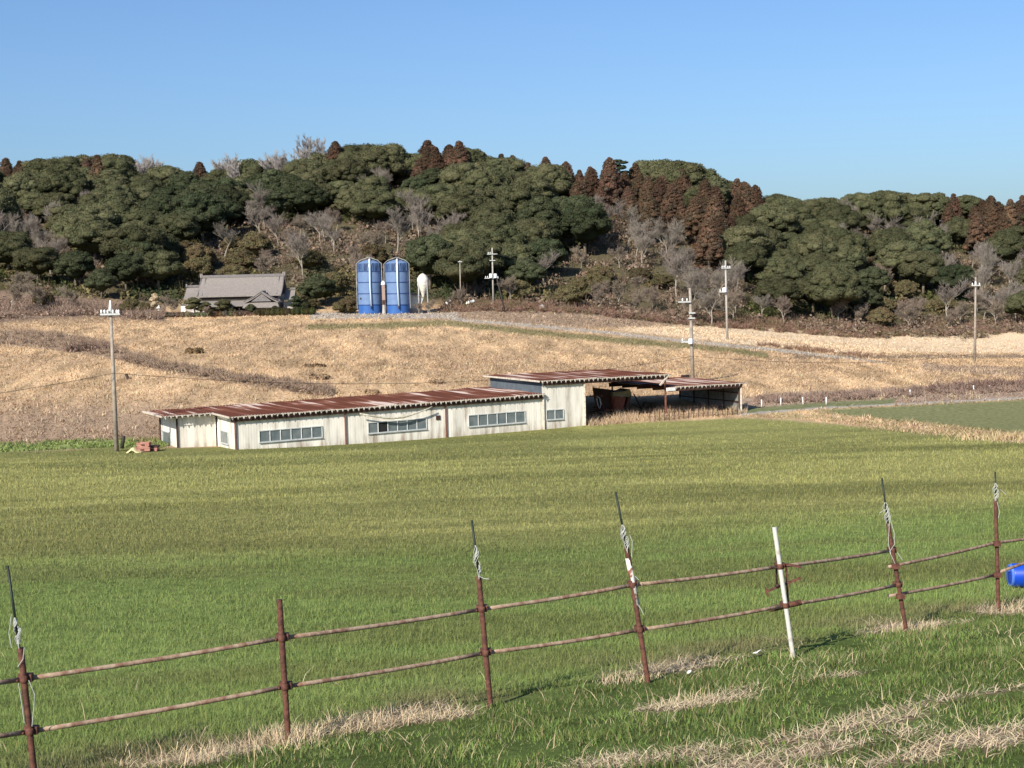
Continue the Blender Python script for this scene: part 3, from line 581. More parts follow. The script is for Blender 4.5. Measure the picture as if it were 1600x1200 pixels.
while yy < 366:
    xx = -.40*yy + (row % 2)*3.6
    while xx < .40*yy:
        x_ = xx + R_.uniform(-1.8,1.8); y_ = yy + R_.uniform(-1.8,1.8); z_ = gz(x_, y_)
        pxx, pyy = proj([x_, y_, z_+4.5]); pxx = float(pxx); pyy = float(pyy)
        k = kind_at(pxx, pyy) if 0 <= pxx <= 1600 else ('G' if R_.random() < .7 else 'B')
        if k == '.' and pyy < 420: k = {True:'G', False:'S'}[R_.random() < .7] if pyy > 235 else '.'
        if pxx > 1150 and yy < 272: k = '.'
        if pxx < -110 or pxx > 1720 or (yy > 352 and pxx < 1120): k = '.'
        if k != '.' and not (560 < pxx < 690 and yy < 262) and not (270 < pxx < 475 and yy < 262):
            s = R_.uniform(.72, 1.12)*{'C':.9,'S':.95,'P':.95}.get(k, 1.)
            plant(k, x_, y_, s, z_, sz=R_.uniform(.9,1.12)); 
        xx += 8.4 if k in 'GDB' else 5.0 if k == 'C' else 6.6
    yy += 7.4; row += 1
# trees that draw the skyline: crown top pinned to the ridge line of the photograph
SKY = [('C',8,240),('C',40,255),('G',75,256),('G',105,242),('G',135,240),('G',178,238),('K',205,240),('K',232,238),('K',262,240),('K',218,244),('G',255,257),('C',312,246),('G',285,264),('G',345,262),
       ('K',362,237),('K',384,238),('G',400,247),('K',425,234),('K',440,232),('K',458,236),('K',487,214),('K',474,224),('K',503,218),('K',345,246),('C',523,213),('G',500,236),('G',555,222),('G',605,222),('G',635,236),('C',668,212),('C',702,219),('C',728,224),('C',690,240),('G',655,240),
       ('C',783,234),('C',800,236),('C',852,238),('C',825,248),('C',880,250),('C',922,254),('C',905,260),('C',948,256),('N',968,246),('C',992,248),('G',1025,246),('G',1060,248),('G',1095,262),('G',1125,277),('C',1163,276),('C',1185,298),('C',1145,288),
       ('G',1215,302),('G',1250,312),('G',1290,306),('G',1335,300),('G',1378,296),('G',1420,302),('G',1465,302),('G',1510,302),('G',1550,314),('G',1590,320)]
TOP = dict(G=9.3, D=9., C=12.3, B=10.2, K=9.2, N=11.2)
for i, (k, a, b) in enumerate(SKY):
    Yk = (352 if a < 1100 else 366)+ (i % 3)*3; p = P(a, b, Yk); g = gz(p.x, p.y); s = (p.z-g)/TOP[k]
    if s < .6: g = p.z-TOP[k]*.7; s = .7
    if s > 1.35: g = g + (s-1.35)*TOP[k]*.0; 
    e = plant(k, p.x, p.y, s, g)
    if k == 'C' and 640 < a < 740: e.scale.x *= 1.35; e.scale.y *= 1.35
for i_, a in enumerate(range(25, 1120, 42)):                 # bushy growth under the skyline crowns
    p = P(a + (i_*17) % 23 - 11, 300, 347 + (i_ % 3)*2.5); plant('S', p.x, p.y, 1.25)
# named single trees nearer the farm
for k, a, b, Yk, s in [('P',722,474,247,.62),('P',705,478,246,.45),('P',655,489,236,.35),('P',672,492,236,.4),('P',800,468,252,.9),('P',1150,489,270,.9),('B',1190,487,272,.62),('P',1225,487,272,1.0),('P',1310,490,280,.9),('P',1345,490,280,.8),('P',1430,492,284,.9),('B',1560,498,282,.95),('P',1500,494,284,.8),
                       ('S',548,490,243,.7),('S',535,490,245,.5),('D',160,497,250,.55),('S',70,500,240,.6),('P',20,500,232,.9),('P',60,500,236,.8),('P',110,492,238,.7),('S',205,497,238,.6),('S',225,497,238,.5),('P',40,470,245,.9),('D',495,488,250,.6),('D',510,488,252,.5),('S',470,490,250,.6),('S',485,492,248,.5),('G',250,488,258,.75),('D',220,480,262,.9),('D',245,470,270,.9)]:
    p = P(a, b, Yk); plant(k, p.x, p.y, s)

# ------------------------------------------------------------------ undergrowth and hedgerow brush (stuff)
parts = []; twp = []
def bushes(X, Y, size, cols, nleaf=34, twiggy=.5):
    Z = H(X, Y)
    for i in range(len(X)):
        r = size[i]; c = cols[i]
        d = sph(nleaf); d[:,2] = np.abs(d[:,2]); p0 = np.array([X[i], Y[i], Z[i]]) + d*r*NR.uniform(.55,1.05,(nleaf,1))*[1,1,.85]
        parts.append(leafcards(p0, d, r*.34*NR.uniform(.6,1.3,nleaf), jit(c, nleaf, .3), .9))
        if NR.uniform() < twiggy:
            m = 16; dd = sph(m); dd[:,2] = np.abs(dd[:,2])+.3; dd /= np.linalg.norm(dd, axis=1, keepdims=True); b0 = np.array([X[i], Y[i], Z[i]]) + NR.normal(0, r*.3, (m,3))*[1,1,0]
            twp.append((b0, b0+dd*r*NR.uniform(.9,1.7,(m,1)), c))
X, Y = fan_pts(3400, 250, 348, 1.01, .37); Z = H(X, Y); a, b = proj(np.stack([X,Y,Z],1))
k = ~((a > 1100) & (Y < 268)) & ~((a > 275) & (a < 700) & (Y < 256)); X, Y, a, b = X[k], Y[k], a[k], b[k]
cs = []
for i in range(len(X)):
    kk = kind_at(a[i], b[i]-25); base = dict(G=(.07,.075,.03), D=(.045,.055,.026), C=(.11,.06,.035), S=(.15,.125,.06), B=(.19,.14,.10), P=(.20,.145,.105)).get(kk, (.17,.13,.085)); cs.append(base)
bushes(X, Y, NR.uniform(.9, 2.1, len(X)), cs, 34, .35)
X = NR.uniform(-150, 150, 900); Y = NR.uniform(342, 374, 900); k = (Y < 358) | (X > 40); X, Y = X[k], Y[k]
bushes(X, Y, NR.uniform(1.8, 3.4, len(X)), [(.062,.066,.034) if NR.uniform() < .7 else (.12,.085,.055) for _ in range(len(X))], 60, .2)
# bare reddish thicket strip at the foot of the hill, and hedge strip on the left
t = NR.uniform(0, 1, 900); a = 690+t*960; Yb = np.interp(a, [690,800,1000,1200,1400,1650],[246,248,256,268,280,282]) + NR.uniform(-10,5,900); X = (a-800)/F_PX*Yb
bushes(X, Yb, NR.uniform(.5,1.15,900), [(.20,.125,.09) if NR.uniform() < .75 else (.14,.11,.06) for _ in range(900)], 30, .8)
def along(pxs, line, wid, n, y_of, size, col):
    a = NR.uniform(pxs[0], pxs[1], n); b = lerp_line(a, line) + NR.uniform(-1, 1, n)*lerp_line(a, wid)*.8; out = []
    for i in range(n):
        lo, hi = 100., 300.
        for _ in range(16):
            m = (lo+hi)/2; p = P(a[i], b[i], m)
            if p.z > H(p.x, p.y, False)[0]: lo = m
            else: hi = m
        out.append((p.x, p.y))
    o = np.array(out); bushes(o[:,0], o[:,1], NR.uniform(*size, n), [col if NR.uniform() < .7 else tuple(v*.75 for v in col) for _ in range(n)], 24, .9)
along((-30, 520), HEDGE_PX, HEDGE_W, 420, None, (.28,.62), (.27,.195,.14))
along((100, 175), [(100,548),(175,548)], [(100,3),(175,3)], 16, None, (.8,1.1), (.20,.135,.105))
along((-30, 250), [(-30,485),(60,482),(140,485),(250,497)], [(-30,20),(60,16),(140,10),(250,4)], 330, None, (.6,1.3), (.26,.185,.14))
along((1180,1610), [(1180,628),(1290,622),(1400,616),(1610,606)], [(1180,5),(1290,7),(1610,8)], 260, None, (.22,.5), (.26,.185,.145))
along((1450,1610), [(1450,612),(1610,603)], [(1450,5),(1610,5)], 70, None, (.4,.75), (.19,.125,.10))
along((1180,1390), [(1180,538),(1250,547),(1390,560)], [(1180,2),(1390,3)], 60, None, (.3,.6), (.24,.15,.10))
A_ = np.concatenate([t[0] for t in twp]); B_ = np.concatenate([t[1] for t in twp]); Cc = np.concatenate([np.repeat(np.array([t[2]])*1.25, 96, 0) for t in twp])
v, f = seg_mesh(list(zip(A_, B_, np.full(len(A_), .03), np.full(len(A_), .015))))
parts.append((v, f, Cc[:len(v)]))
stuff('undergrowth', parts, M['scrub'], 'brown and olive undergrowth covering the hill foot and hedge strips', 'undergrowth')

# ------------------------------------------------------------------ barn
BA = Vector((.894, .447, 0)); BB = Vector((-.447, .894, 0)); BO = P(367, 657, 105.); ZL = BO.z - 2.15
def Wp(s, d, h): return Vector((BO.x, BO.y, ZL)) + BA*s + BB*d + Vector((0, 0, h + min(s, 24.)*BK - .004*max(s-24., 0.)))
BK = 0.
def s_at(px, d=0, h=1.):
    lo, hi = -12., 60.
    for _ in range(40):
        m = (lo+hi)/2; a, _b = proj(Wp(m, d, h))
        if a < px: lo = m
        else: hi = m
    return lo
_s = s_at(848, -.36, 2.42); _p = proj(Wp(_s, -.36, 2.42)); BK = (float(_p[1])-616)*115.6/F_PX/_s
S0, S1, S2, S3 = 0., s_at(848), s_at(1042), s_at(1158)
DEP = 9.2; AD = 4.5
barn = thing('barn', 'long low cream barn with rusted corrugated roof and open machinery bay at its right end', 'barn', Wp(0, 0, 0))
def quad_uv(mb_list, name, mt, parent):
    """panels given as (s0,d0,s1,d1,h0,h1); uv runs along the wall in metres"""
    vs, fs, uv = [], [], []
    for s0, d0, s1, d1, h0, h1, th in mb_list:
        L = math.hypot(s1-s0, d1-d0); nx, ny = (d1-d0)/L*th, -(s1-s0)/L*th
        b = len(vs); off = s0*1.0+d0*3.1
        for (ss, dd, u) in ((s0,d0,0),(s1,d1,L),(s1-nx,d1-ny,L),(s0-nx,d0-ny,0)):
            for hh in (h0, h1): vs.append(Wp(ss, dd, hh)-ORG[parent.name]); uv.append((off+u, hh-h0))
        fs += [(b,b+2,b+3,b+1),(b+2,b+4,b+5,b+3),(b+4,b+6,b+7,b+5),(b+6,b,b+1,b+7),(b+1,b+3,b+5,b+7),(b,b+6,b+4,b+2)]
    me = bpy.data.meshes.new(name); me.from_pydata(vs, [], fs); ul = me.uv_layers.new(name='UVMap')
    for lp in me.loops: ul.data[lp.index].uv = uv[lp.vertex_index]
    me.materials.append(mt); o = link(name, me, parent); ORG[o.name] = ORG[parent.name]; return o
SA = s_at(277, AD)          # annex left end
HM, HT, HR = 2.32, 3.31, 2.36
quad_uv([(S0,0,S1,0,-.3,HM,.1),(S0,AD,S0,0,-.3,HM,.1),(SA,AD,S0-.1,AD,-.3,HM,.1),(SA,DEP,SA,AD,-.3,HM,.1),(S0,DEP-.1,SA,DEP-.1,-.3,HM,.1),(S1,DEP-.1,S0,DEP-.1,-.3,HM,.1)], 'wall', M['wall'], barn)
SW = s_at(913)
quad_uv([(S1+.02,0,SW,0,-.3,HT,.1),(SW-.02,.1,SW-.02,DEP-.3,-.3,HT,.08),(S2-.3+.5,DEP-.1,S1+.1,DEP-.1,HT-.7,HT,.1)], 'wall', M['wall'], barn)
w = quad_uv([(S1,DEP-.2,S1,.12,HM+.02,HT,.08)], 'wall', M['shade_wall'], barn); w['label'] = 'shaded grey upper end wall'
SQ = s_at(1073, DEP, 1.5)
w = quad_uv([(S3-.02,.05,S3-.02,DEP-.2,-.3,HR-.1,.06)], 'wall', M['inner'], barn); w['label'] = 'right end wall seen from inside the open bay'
mb = MB()
for k in range(4): a = .15+k*.72; mb.bar(Wp(S3-.14, .1, a), Wp(S3-.14, DEP-.3, a), .09)
for k in range(5): d = .1+k*2.2; mb.bar(Wp(S3-.14, d, -.2), Wp(S3-.14, d, HR-.1), .09)
mb.build('wall_framing', M['steel_dark'], barn)
mb = MB(); mb.box(Wp((SQ+S3)/2, DEP-.4, 1.2), ((S3-SQ)/2, .04, 1.45), (BA, BB, Vector((0,0,1)))); mb.build('wall', M['timber'], barn)
def roof_sheet(s0, s1, d0, d1, h0, h1, name='roof', amp=.045, sag=.02):
    per = .22; ns = int((s1-s0)/per*6); nd = 14; vs = []; uv = []
    for layer in (0, 1):
        for i in range(ns+1):
            s = s0+(s1-s0)*i/ns
            for j in range(nd+1):
                t = j/nd; d = d0+(d1-d0)*t
                wob = sag*math.sin(s*.9)*math.sin(s*.31+1) + .02*math.sin(s*2.3+d*.8)
                vs.append(Wp(s, d + (.05*math.sin(s*3.7)+.04*math.sin(s*1.9) if j == 0 else 0), h0+(h1-h0)*t + amp*math.cos(2*math.pi*s/per) + wob - layer*.012)-ORG[barn.name]); uv.append((s, d-d0))
    fs = []; N1 = (ns+1)*(nd+1)
    for i in range(ns):
        for j in range(nd):
            a = i*(nd+1)+j; fs.append((a, a+nd+1, a+nd+2, a+1)); fs.append((N1+a, N1+a+1, N1+a+nd+2, N1+a+nd+1))
        a = i*(nd+1); fs.append((a, N1+a, N1+a+nd+1, a+nd+1)); a += nd; fs.append((a, a+nd+1, N1+a+nd+1, N1+a))
    me = bpy.data.meshes.new(name); me.from_pydata(vs, [], fs); ul = me.uv_layers.new(name='UVMap')
    for lp in me.loops: ul.data[lp.index].uv = uv[lp.vertex_index]
    me.materials.append(M['roof']); o = link(name, me, barn); ORG[o.name] = ORG[barn.name]; return o
OV = .36
roof_sheet(S0-.45, S1+.12, -OV, DEP+.3, HM+.1, HM+.14); roof_sheet(SA-1.15, S0-.46, AD-.62, DEP+.3, HM+.12, HM+.14)
roof_sheet(S1-.35, S2+.3, -OV, DEP+.3, HT+.1, HT+.1); roof_sheet(S2-.1, S3+.25, -OV+.1, DEP+.3, HR+.02, HR+.06)
def eave_teeth(s0, s1, d, h):
    m = MB(); k = 0; s = s0; f = [Wp(s0, d, h+.05)]; low = []
    while s < s1-.2:
        q = R_.uniform(.85,1.1); low += [Wp(s, d, h), Wp(s+.05, d, h), Wp(s+.15, d-.01, h-.21*q), Wp(s+.25, d, h-.01), Wp(s+.32, d, h-.06)]; s += .40; k += 1
    n = len(low); th = BB*.015
    top = [Vector((q.x, q.y, Wp(s0+(i//5)*.4, d, h+.035).z)) for i, q in enumerate(low)]
    vs = low + top + [q+th for q in low] + [q+th for q in top]; fs = []
    for i in range(n-1): fs += [(i,i+1,n+i+1,n+i), (2*n+i,3*n+i,3*n+i+1,2*n+i+1), (i,2*n+i,2*n+i+1,i+1)]
    m.add(vs, fs); m.build('eave_trim', M['postwhite'], barn)
eave_teeth(S0-.42, S1+.1, -OV-.02, HM+.09); eave_teeth(SA-1.1, S0-.55, AD-.65, HM+.11); eave_teeth(S1-.3, S2+.28, -OV-.02, HT+.09); eave_teeth(S2+.6, S3+.2, -OV+.08, HR+.02)
mb = MB()                                                     # verge boards
for (s, d0, d1, h0, h1) in ((S0-.5,-OV,AD-.62,HM+.1,HM+.12),(SA-1.2,AD-.62,DEP+.3,HM+.12,HM+.14),(S1-.4,-OV,DEP+.3,HT+.1,HT+.1)):
    mb = MB(); mb.bar(Wp(s, d0, h0-.02), Wp(s, d1, h1-.02), .05, .13); mb.build('verge_board', M['postwhite'], barn)
mb = MB()                                                     # purlins and eave beams
for (s0, s1, h) in ((S0-.3,S1,HM),(S1+.1,S2+.1,HT),(S2+.1,S3,HR-.05)):
    for d in (-.13, 2.2, 4.6, 7., DEP-.05):
        if h == HM and 0 < d < DEP-.3: continue
        mb.bar(Wp(s0, d, h-.1-.01*max(d,0)), Wp(s1, d, h-.1-.01*max(d,0)), .12, .32)
mb.bar(Wp(SA-.6, AD-.34, HM+.06), Wp(S0-.1, AD-.34, HM+.06), .1, .16)
for k in range(5):
    s = SW + (S3-SW-.2)*k/4; hh = HT if s < S2 else HR; mb.bar(Wp(s, 0, hh-.16), Wp(s, DEP-.1, hh-.16), .1, .2)
mb.build('eave_beam', M['steel_dark'], barn)
for pxp, mt, h, d, dx in ((367,'postred',HM,-.1,.05),(540,'postred',HM,-.09,0),(697,'postred',HM,-.09,0),(849.5,'postwhite',HM+.1,-.1,0),(914,'postwhite',HT,-.1,0),(1158,'postwhite',HR,-.1,0),(1040,'postred',HT-.3,.1,0),(957,'steel_dark',HT,4.6,0),(1075,'steel_dark',HR,8.8,0)):
    s = s_at(pxp, d)+dx; m_ = MB(); m_.bar(Wp(s, d+(.02 if d < 0 else 0), -.3), Wp(s, d+(.02 if d < 0 else 0), h-.02), .13 if mt != 'postred' or pxp == 1040 else .10); m_.build('post', M[mt], barn)
m_ = MB(); m_.bar(Wp(SA-.02, AD-.06, -.3), Wp(SA-.02, AD-.06, HM+.1), .1); m_.bar(Wp(SA-.05, DEP, -.3), Wp(SA-.05, DEP, HM+.1), .1); m_.build('post', M['steel_dark'], barn)
m_ = MB(); a = s_at(1030, -.2, 2.7); m_.bar(Wp(a, -.3, HT-.72), Wp(s_at(1044, -.3, 3.0), -.3, HT-.02), .16, .1); b_ = m_.build('brace', M['postwhite'], barn); b_['label'] = 'pale diagonal brace board'
m_ = MB(); a = s_at(1040,-.3,2.7); m_.box(Wp(a+.45, -.35, HR-.12), (.42,.03,.13), (BA, BB, Vector((0,0,1)))); m_.build('fascia_offcut', M['pvc'], barn)
# downpipe gutter: hanging broken
g = MB(); pts_ = []
for a, b in ((563,646),(580,649),(600,652),(615,653),(632,651),(650,645),(668,638),(676,634)):
    s = s_at(a, -.55, 1.9); h = (float(proj(Wp(s,-.55,0))[1])-b)*108/F_PX; pts_.append(Wp(s, -.45, h))
g.tube(pts_, [.05,.07,.075,.075,.07,.06,.05,.04], 7); gb = g.build('gutter', M['gutter'], barn); gb['label'] = 'broken cream gutter sagging below the eave'
def window(px0, px1, y0, y1, n, d=0, Y=None, side='front', openp=(), seed=0):
    f = MB(); gl = MB(); gd = MB()
    if side == 'front': s0, s1 = s_at(px0, d), s_at(px1, d); pt = lambda t, o: (s0+(s1-s0)*t, d-o)
    else:
        sc, da, db = side; 
        def find(px):
            lo, hi = da, db
            for _ in range(30):
                m = (lo+hi)/2; a, _b = proj(Wp(sc, m, 1.))
                if a > px: lo = m
                else: hi = m
            return lo
        d0, d1 = find(px0), find(px1); pt = lambda t, o: (sc-o, d0+(d1-d0)*t)
    def hgt(t, yv):
        s, dd = pt(t, .05); p = Wp(s, dd, 0); _a, b = proj(p); return (float(b)-yv)*p.y/F_PX
    hb = (hgt(0, y1[0])+hgt(1, y1[1]))/2; ht = (hgt(0, y0[0])+hgt(1, y0[1]))/2
    def W3(t, o, h): s, dd = pt(t, o); return Wp(s, dd, h)
    for h in (hb, ht): f.bar(W3(-.004, .035, h), W3(1.004, .035, h), .07, .06)
    for k in range(n+1): f.bar(W3(k/n, .035, hb), W3(k/n, .035, ht), .06, .055)
    gls = [gl]
    for k in range(n):
        if k in openp: gls.append(MB())
        tgt = gd if k in openp else gls[-1]; a, b, c_, e = W3(k/n+.004, .015, hb), W3((k+1)/n-.004, .015, hb), W3((k+1)/n-.004, .015, ht), W3(k/n+.004, .015, ht)
        tgt.add([a, b, c_, e], [(0,1,2,3)])
    fo = f.build('window', M['frame'], barn); [q.build('pane', M['glass'], fo) for q in gls if q.v]
    if gd.v: gd.build('opening', M['inside_dark'], fo)
    m_ = MB(); m_.bar(W3(-.01, .06, hb-.05), W3(1.01, .06, hb-.05), .1, .03); m_.build('sill', M['frame'], fo)
window(405, 503, (673,666), (690,684), 6); window(575, 666, (661,653), (676,671), 6, openp=(1,)); window(732, 820, (648,643), (666,660), 6); window(853.5, 880, (641,639), (656,654), 2)
window(345, 357, (674,673), (693,692), 1, side=(S0, .1, AD-.1)); window(254, 267, (675,674), (695,694), 1, side=(SA, AD, DEP))
m_ = MB(); s = s_at(684.5, 0); m_.box(Wp(s, -.03, 1.25), (.16,.03,.16), (BA, BB, Vector((0,0,1)))); m_.build('vent', M['steel_dark'], barn)

# ------------------------------------------------------------------ things under the open bay
def axes(az): a = rad(az); return Vector((math.cos(a), math.sin(a), 0)), Vector((-math.sin(a), math.cos(a), 0))
g0 = Wp(s_at(975, 3.5), 3.5, 0)
ho = thing('feed_mixer', 'rusty red feed mixer with tapered hopper and torn tan cover under the open bay', 'farm machine', g0)
def pw(px, py, Y): return P(px, py, Y)
YH = g0.y
m_ = MB(); tl, tr, br, bl = (957,610,), (984,612), (980,651), (964,653)
def slab(m, pts, Y, th):
    f = [pw(a, b, Y) for a, b in pts]; bk = [p + Vector((-th*.4, th, 0)) for p in f]; n = len(f)
    m.add(f+bk, [tuple(range(n)), tuple(range(2*n-1, n-1, -1))] + [(i, n+i, n+(i+1) % n, (i+1) % n) for i in range(n)])
slab(m_, [(956,619),(978,621),(971,651),(961,655)], YH-.6, 1.5); m_.build('hopper', M['hopper'], ho)
m_ = MB(); slab(m_, [(938,607),(956,609),(957,622),(950,640),(944,640),(940,622)], YH, 1.4); m_.build('conveyor_housing', M['steel_dark'], ho)
m_ = MB(); slab(m_, [(958,613),(978,611),(984,608),(987,614),(984,620),(958,619)], YH-.5, 1.6); m_.build('cover', M['greenmetal'], ho)
m_ = MB(); slab(m_, [(982,618),(987,616),(982,640),(977,640)], YH-.4, .8); m_.build('chute', M['steel_dark'], ho)
m_ = MB()
for a, b in (((922,620),(930,617)),((930,617),(942,619)),((930,619),(932,638)),((938,622),(944,640)),((928,640),(960,641)),((925,652),(962,650)),((948,638),(948,655)),((960,622),(960,655)),((933,645),(960,655))): m_.tube([pw(*a, YH-.7), pw(*b, YH-.7)], .05, 6)
m_.build('frame', M['hopper'], ho)
m_ = MB(); c = pw(936, 630, YH-.8)
m_.tube([pw(932,619,YH-.8), pw(937,622,YH-.8), pw(939,632,YH-.8), pw(937,639,YH-.8), pw(934,632,YH-.8), pw(932,622,YH-.8)], .06, 6); m_.build('drive_guard', M['frame'], ho)
def wheel(name, label, c, r, group=None, tilt=(0.5,-.86,0)):
    t = thing(name, label, 'tyre', c, group); m = MB(); ax = Vector(tilt).normalized()
    m.lathe(c, [(r*.62,-.09),(r*.9,-.11),(r,-.06),(r,.06),(r*.9,.11),(r*.62,.09),(r*.62,-.09)], 18, ax); m.build('tread', M['tyre'], t)
    m = MB(); m.lathe(c, [(.02,-.05),(r*.62,-.05),(r*.62,.05),(.02,.05)], 14, ax); m.build('rim', M['frame'], t); return t
gy = g0.y-1.3
wheel('wheel', 'worn tyre standing on edge left of the rusty middle post', P(1025, 643, gy+3), .42)
def junk(name, label, cat, lines, mt, Y, r=.04):
    p0 = pw(*lines[0][0], Y); p0 = Vector((p0.x, p0.y, gz(p0.x, p0.y))); t = thing(name, label, cat, p0); m = MB()
    for l in lines: m.tube([pw(a, b, Y+((i % 2)*.3)) for i, (a, b) in enumerate(l)], r, 6)
    m.build('frame', M[mt], t); return t
t = junk('harrow', 'dark tangled harrow frame at the left post of the open bay', 'farm tool', [((922,644),(940,641),(952,644)),((922,650),(938,646),(950,651)),((921,656),(936,652),(950,656)),((924,643),(922,658)),((934,641),(933,657)),((944,641),(944,657)),((928,636),(936,640),(943,637))], 'steel_dark', gy, .06)
junk('scrap_iron', 'small tangle of rusty scrap iron under the hanging cover', 'scrap', [((966,648),(985,640),(992,650)),((972,655),(990,648)),((968,640),(980,655)),((986,636),(984,656))], 'hopper', gy+1.2, .06)
junk('gate_frame', 'bent dark gate frame leaning behind the plough', 'gate', [((1003,650),(1006,628),(1018,630),(1016,651)),((1004,643),(1017,644)),((1005,636),(1017,637))], 'steel_dark', gy+4.5, .06)
junk('hay_rake', 'dark hay rake with long tines right of the rusty middle post', 'farm tool', [((1050,655),(1054,640),(1062,655)),((1060,655),(1064,640),(1072,655)),((1070,655),(1074,640),(1082,655)),((1050,641),(1086,640)),((1086,640),(1090,655))], 'steel_dark', gy+3.5, .05)
wheel('wheel', 'small worn tyre lying upright at the foot of the plough', P(1000, 650, gy+2), .32)
m_ = MB(); m_.box(P(929, 652, gy-.3), (.35,.12,.10)); m_.build('casing', M['frame'], t)
t = junk('plough', 'low dark plough lying between the mixer and the tyre', 'farm tool', [((993,646),(1012,642)),((995,652),(1015,650)),((1000,640),(1003,655)),((1010,636),(1008,654)),((988,632),(1002,638),(1006,646)),((990,615),(1003,640))], 'steel_dark', gy+2.6, .05)
t = junk('trailer_frame', 'dark wheeled trailer frame at the back of the open bay', 'trailer', [((1040,646),(1072,644)),((1044,652),(1072,651)),((1045,644),(1046,654)),((1056,643),(1056,653)),((1066,643),(1067,654))], 'steel_dark', gy+6, .09)
m_ = MB(); m_.box(P(1058,648,gy+6), (.9,.3,.16)); m_.build('bed', M['steel_dark'], t)
for a, b, mt, lb in ((1088,648,'redbox','faded red sack slumped inside the right bay'),(1104,644,'frame','grey bundle slumped inside the right bay'),(1112,647,'pvc','white crumpled sack inside the right bay')):
    p = P(a, b, gy+6.5); z0 = p.z; o = thing('sack', lb, 'sack', Vector((p.x, p.y, z0-.25))); m = MB(); v, f = ICO1; m.add([Vector((p.x+q[0]*.38*(1+.2*R_.uniform(-1,1)), p.y+q[1]*.3, z0+q[2]*.26*(1+.3*R_.uniform(-1,1)))) for q in v], [tuple(int(i) for i in q) for q in f], True); m.build('cloth', M[mt], o); m = MB(); m.tube([(p.x,p.y,z0+.2),(p.x+.05,p.y,z0+.36)], [.05,.09], 7); m.build('tied_neck', M[mt], o)
wf = thing('wire_fence', 'low rusty wire fence of thin stakes before the right open bay', 'fence', Wp(s_at(1015,-1.5), -1.5, 0)); 
for k in range(19):
    s = s_at(1015+k*7.6, -1.5); m = MB(); m.bar(Wp(s, -1.5, -.3), Wp(s+R_.uniform(-.04,.04), -1.5, .95+R_.uniform(-.12,.1)), .035); m.build('stake', M['steel_dark'], wf)
m = MB()
for h in (.3,.55,.85): m.tube([Wp(s_at(1015+k*22.8,-1.5), -1.5, h+R_.uniform(-.03,.03)) for k in range(7)], .008, 4)
m.build('wire', M['steel_dark'], wf)

# ------------------------------------------------------------------ things left of the barn
p = on_ground(224, 697, 104.5)
cr = thing('crate', 'faded red plastic crate, lower one of the stack left of the barn', 'crate', p, 'red crates left of the barn')
def crate(t, c, w, d, h, mt):
    m = MB(); m.box(c+Vector((0,0,.03)), (w,d,.03)); 
    for sx in (-1,1): m.box(c+Vector((sx*(w-.02),0,h/2)), (.02,d,h/2-.001)); m.box(c+Vector((0,sx*(d-.02),h/2)), (w-.041,.02,h/2-.003))
    m.box(c+Vector((0,-d-.01,h-.04)), (w+.01,.012,.04)); m.build('shell', M[mt], t)
    m = MB(); m.box(c+Vector((0,-d-.035,h*.5)), (.12,.012,.035)); m.build('handle', M['steel_dark'], t)
crate(cr, p, .5, .35, .34, 'redbox')
cr2 = thing('crate', 'faded red plastic crate on top of the stack left of the barn', 'crate', p+Vector((.02,0,.345)), 'red crates left of the barn'); crate(cr2, p+Vector((.04,0,.345)), .42, .33, .3, 'redbox')
p = on_ground(239, 697, 105); tr_ = thing('trough', 'low dark red trough against the left end of the barn', 'trough', p); crate(tr_, p, .36, .4, .26, 'redbox')
m = MB(); m.box(p+Vector((0,0,.33)), (.42,.46,.04)); m.build('lid', M['steel_dark'], tr_)
p = on_ground(210, 697, 103.6); sh = MB(); vs = []; 
for i in range(9):
    for j in range(5): u, v = i/8-.5, j/4-.5; vs.append(p+Vector((u*1.0, v*.8, max(0.02, .38-abs(u+.1)*.75-abs(v)*.3)+R_.uniform(0,.03))))
sh.add(vs, [(i*5+j, (i+1)*5+j, (i+1)*5+j+1, i*5+j+1) for i in range(8) for j in range(4)], True); o = sh.build('plastic_sheet', M['yellow'], None, p); tag(o, 'crumpled pale yellow sheet draped beside the red crates', 'sheet')
so2 = o.modifiers.new('s', 'SOLIDIFY'); so2.thickness = .02
def stump(px0, py0, px1, py1, Y, r, label, mt='darkstump'):
    a = P(px0, py0, Y); b = P(px1, py1, Y); m = MB(); m.tube([a-Vector((0,0,.15)), (a+b)/2+Vector((.01,0,0)), b], [r*1.1, r, r*.85], 8); o = m.build('stump', M[mt], None, Vector(a)); tag(o, label, 'wooden post'); return o
gp = on_ground(204, 605, 145)
stump(204, 605, 197, 584, 142, .16, 'short dark post leaning left in the dry grass near the left utility pole')
stump(190.5, 697, 193.5, 681, 103.5, .12, 'crooked dark stump in green weeds at the foot of the left utility pole')

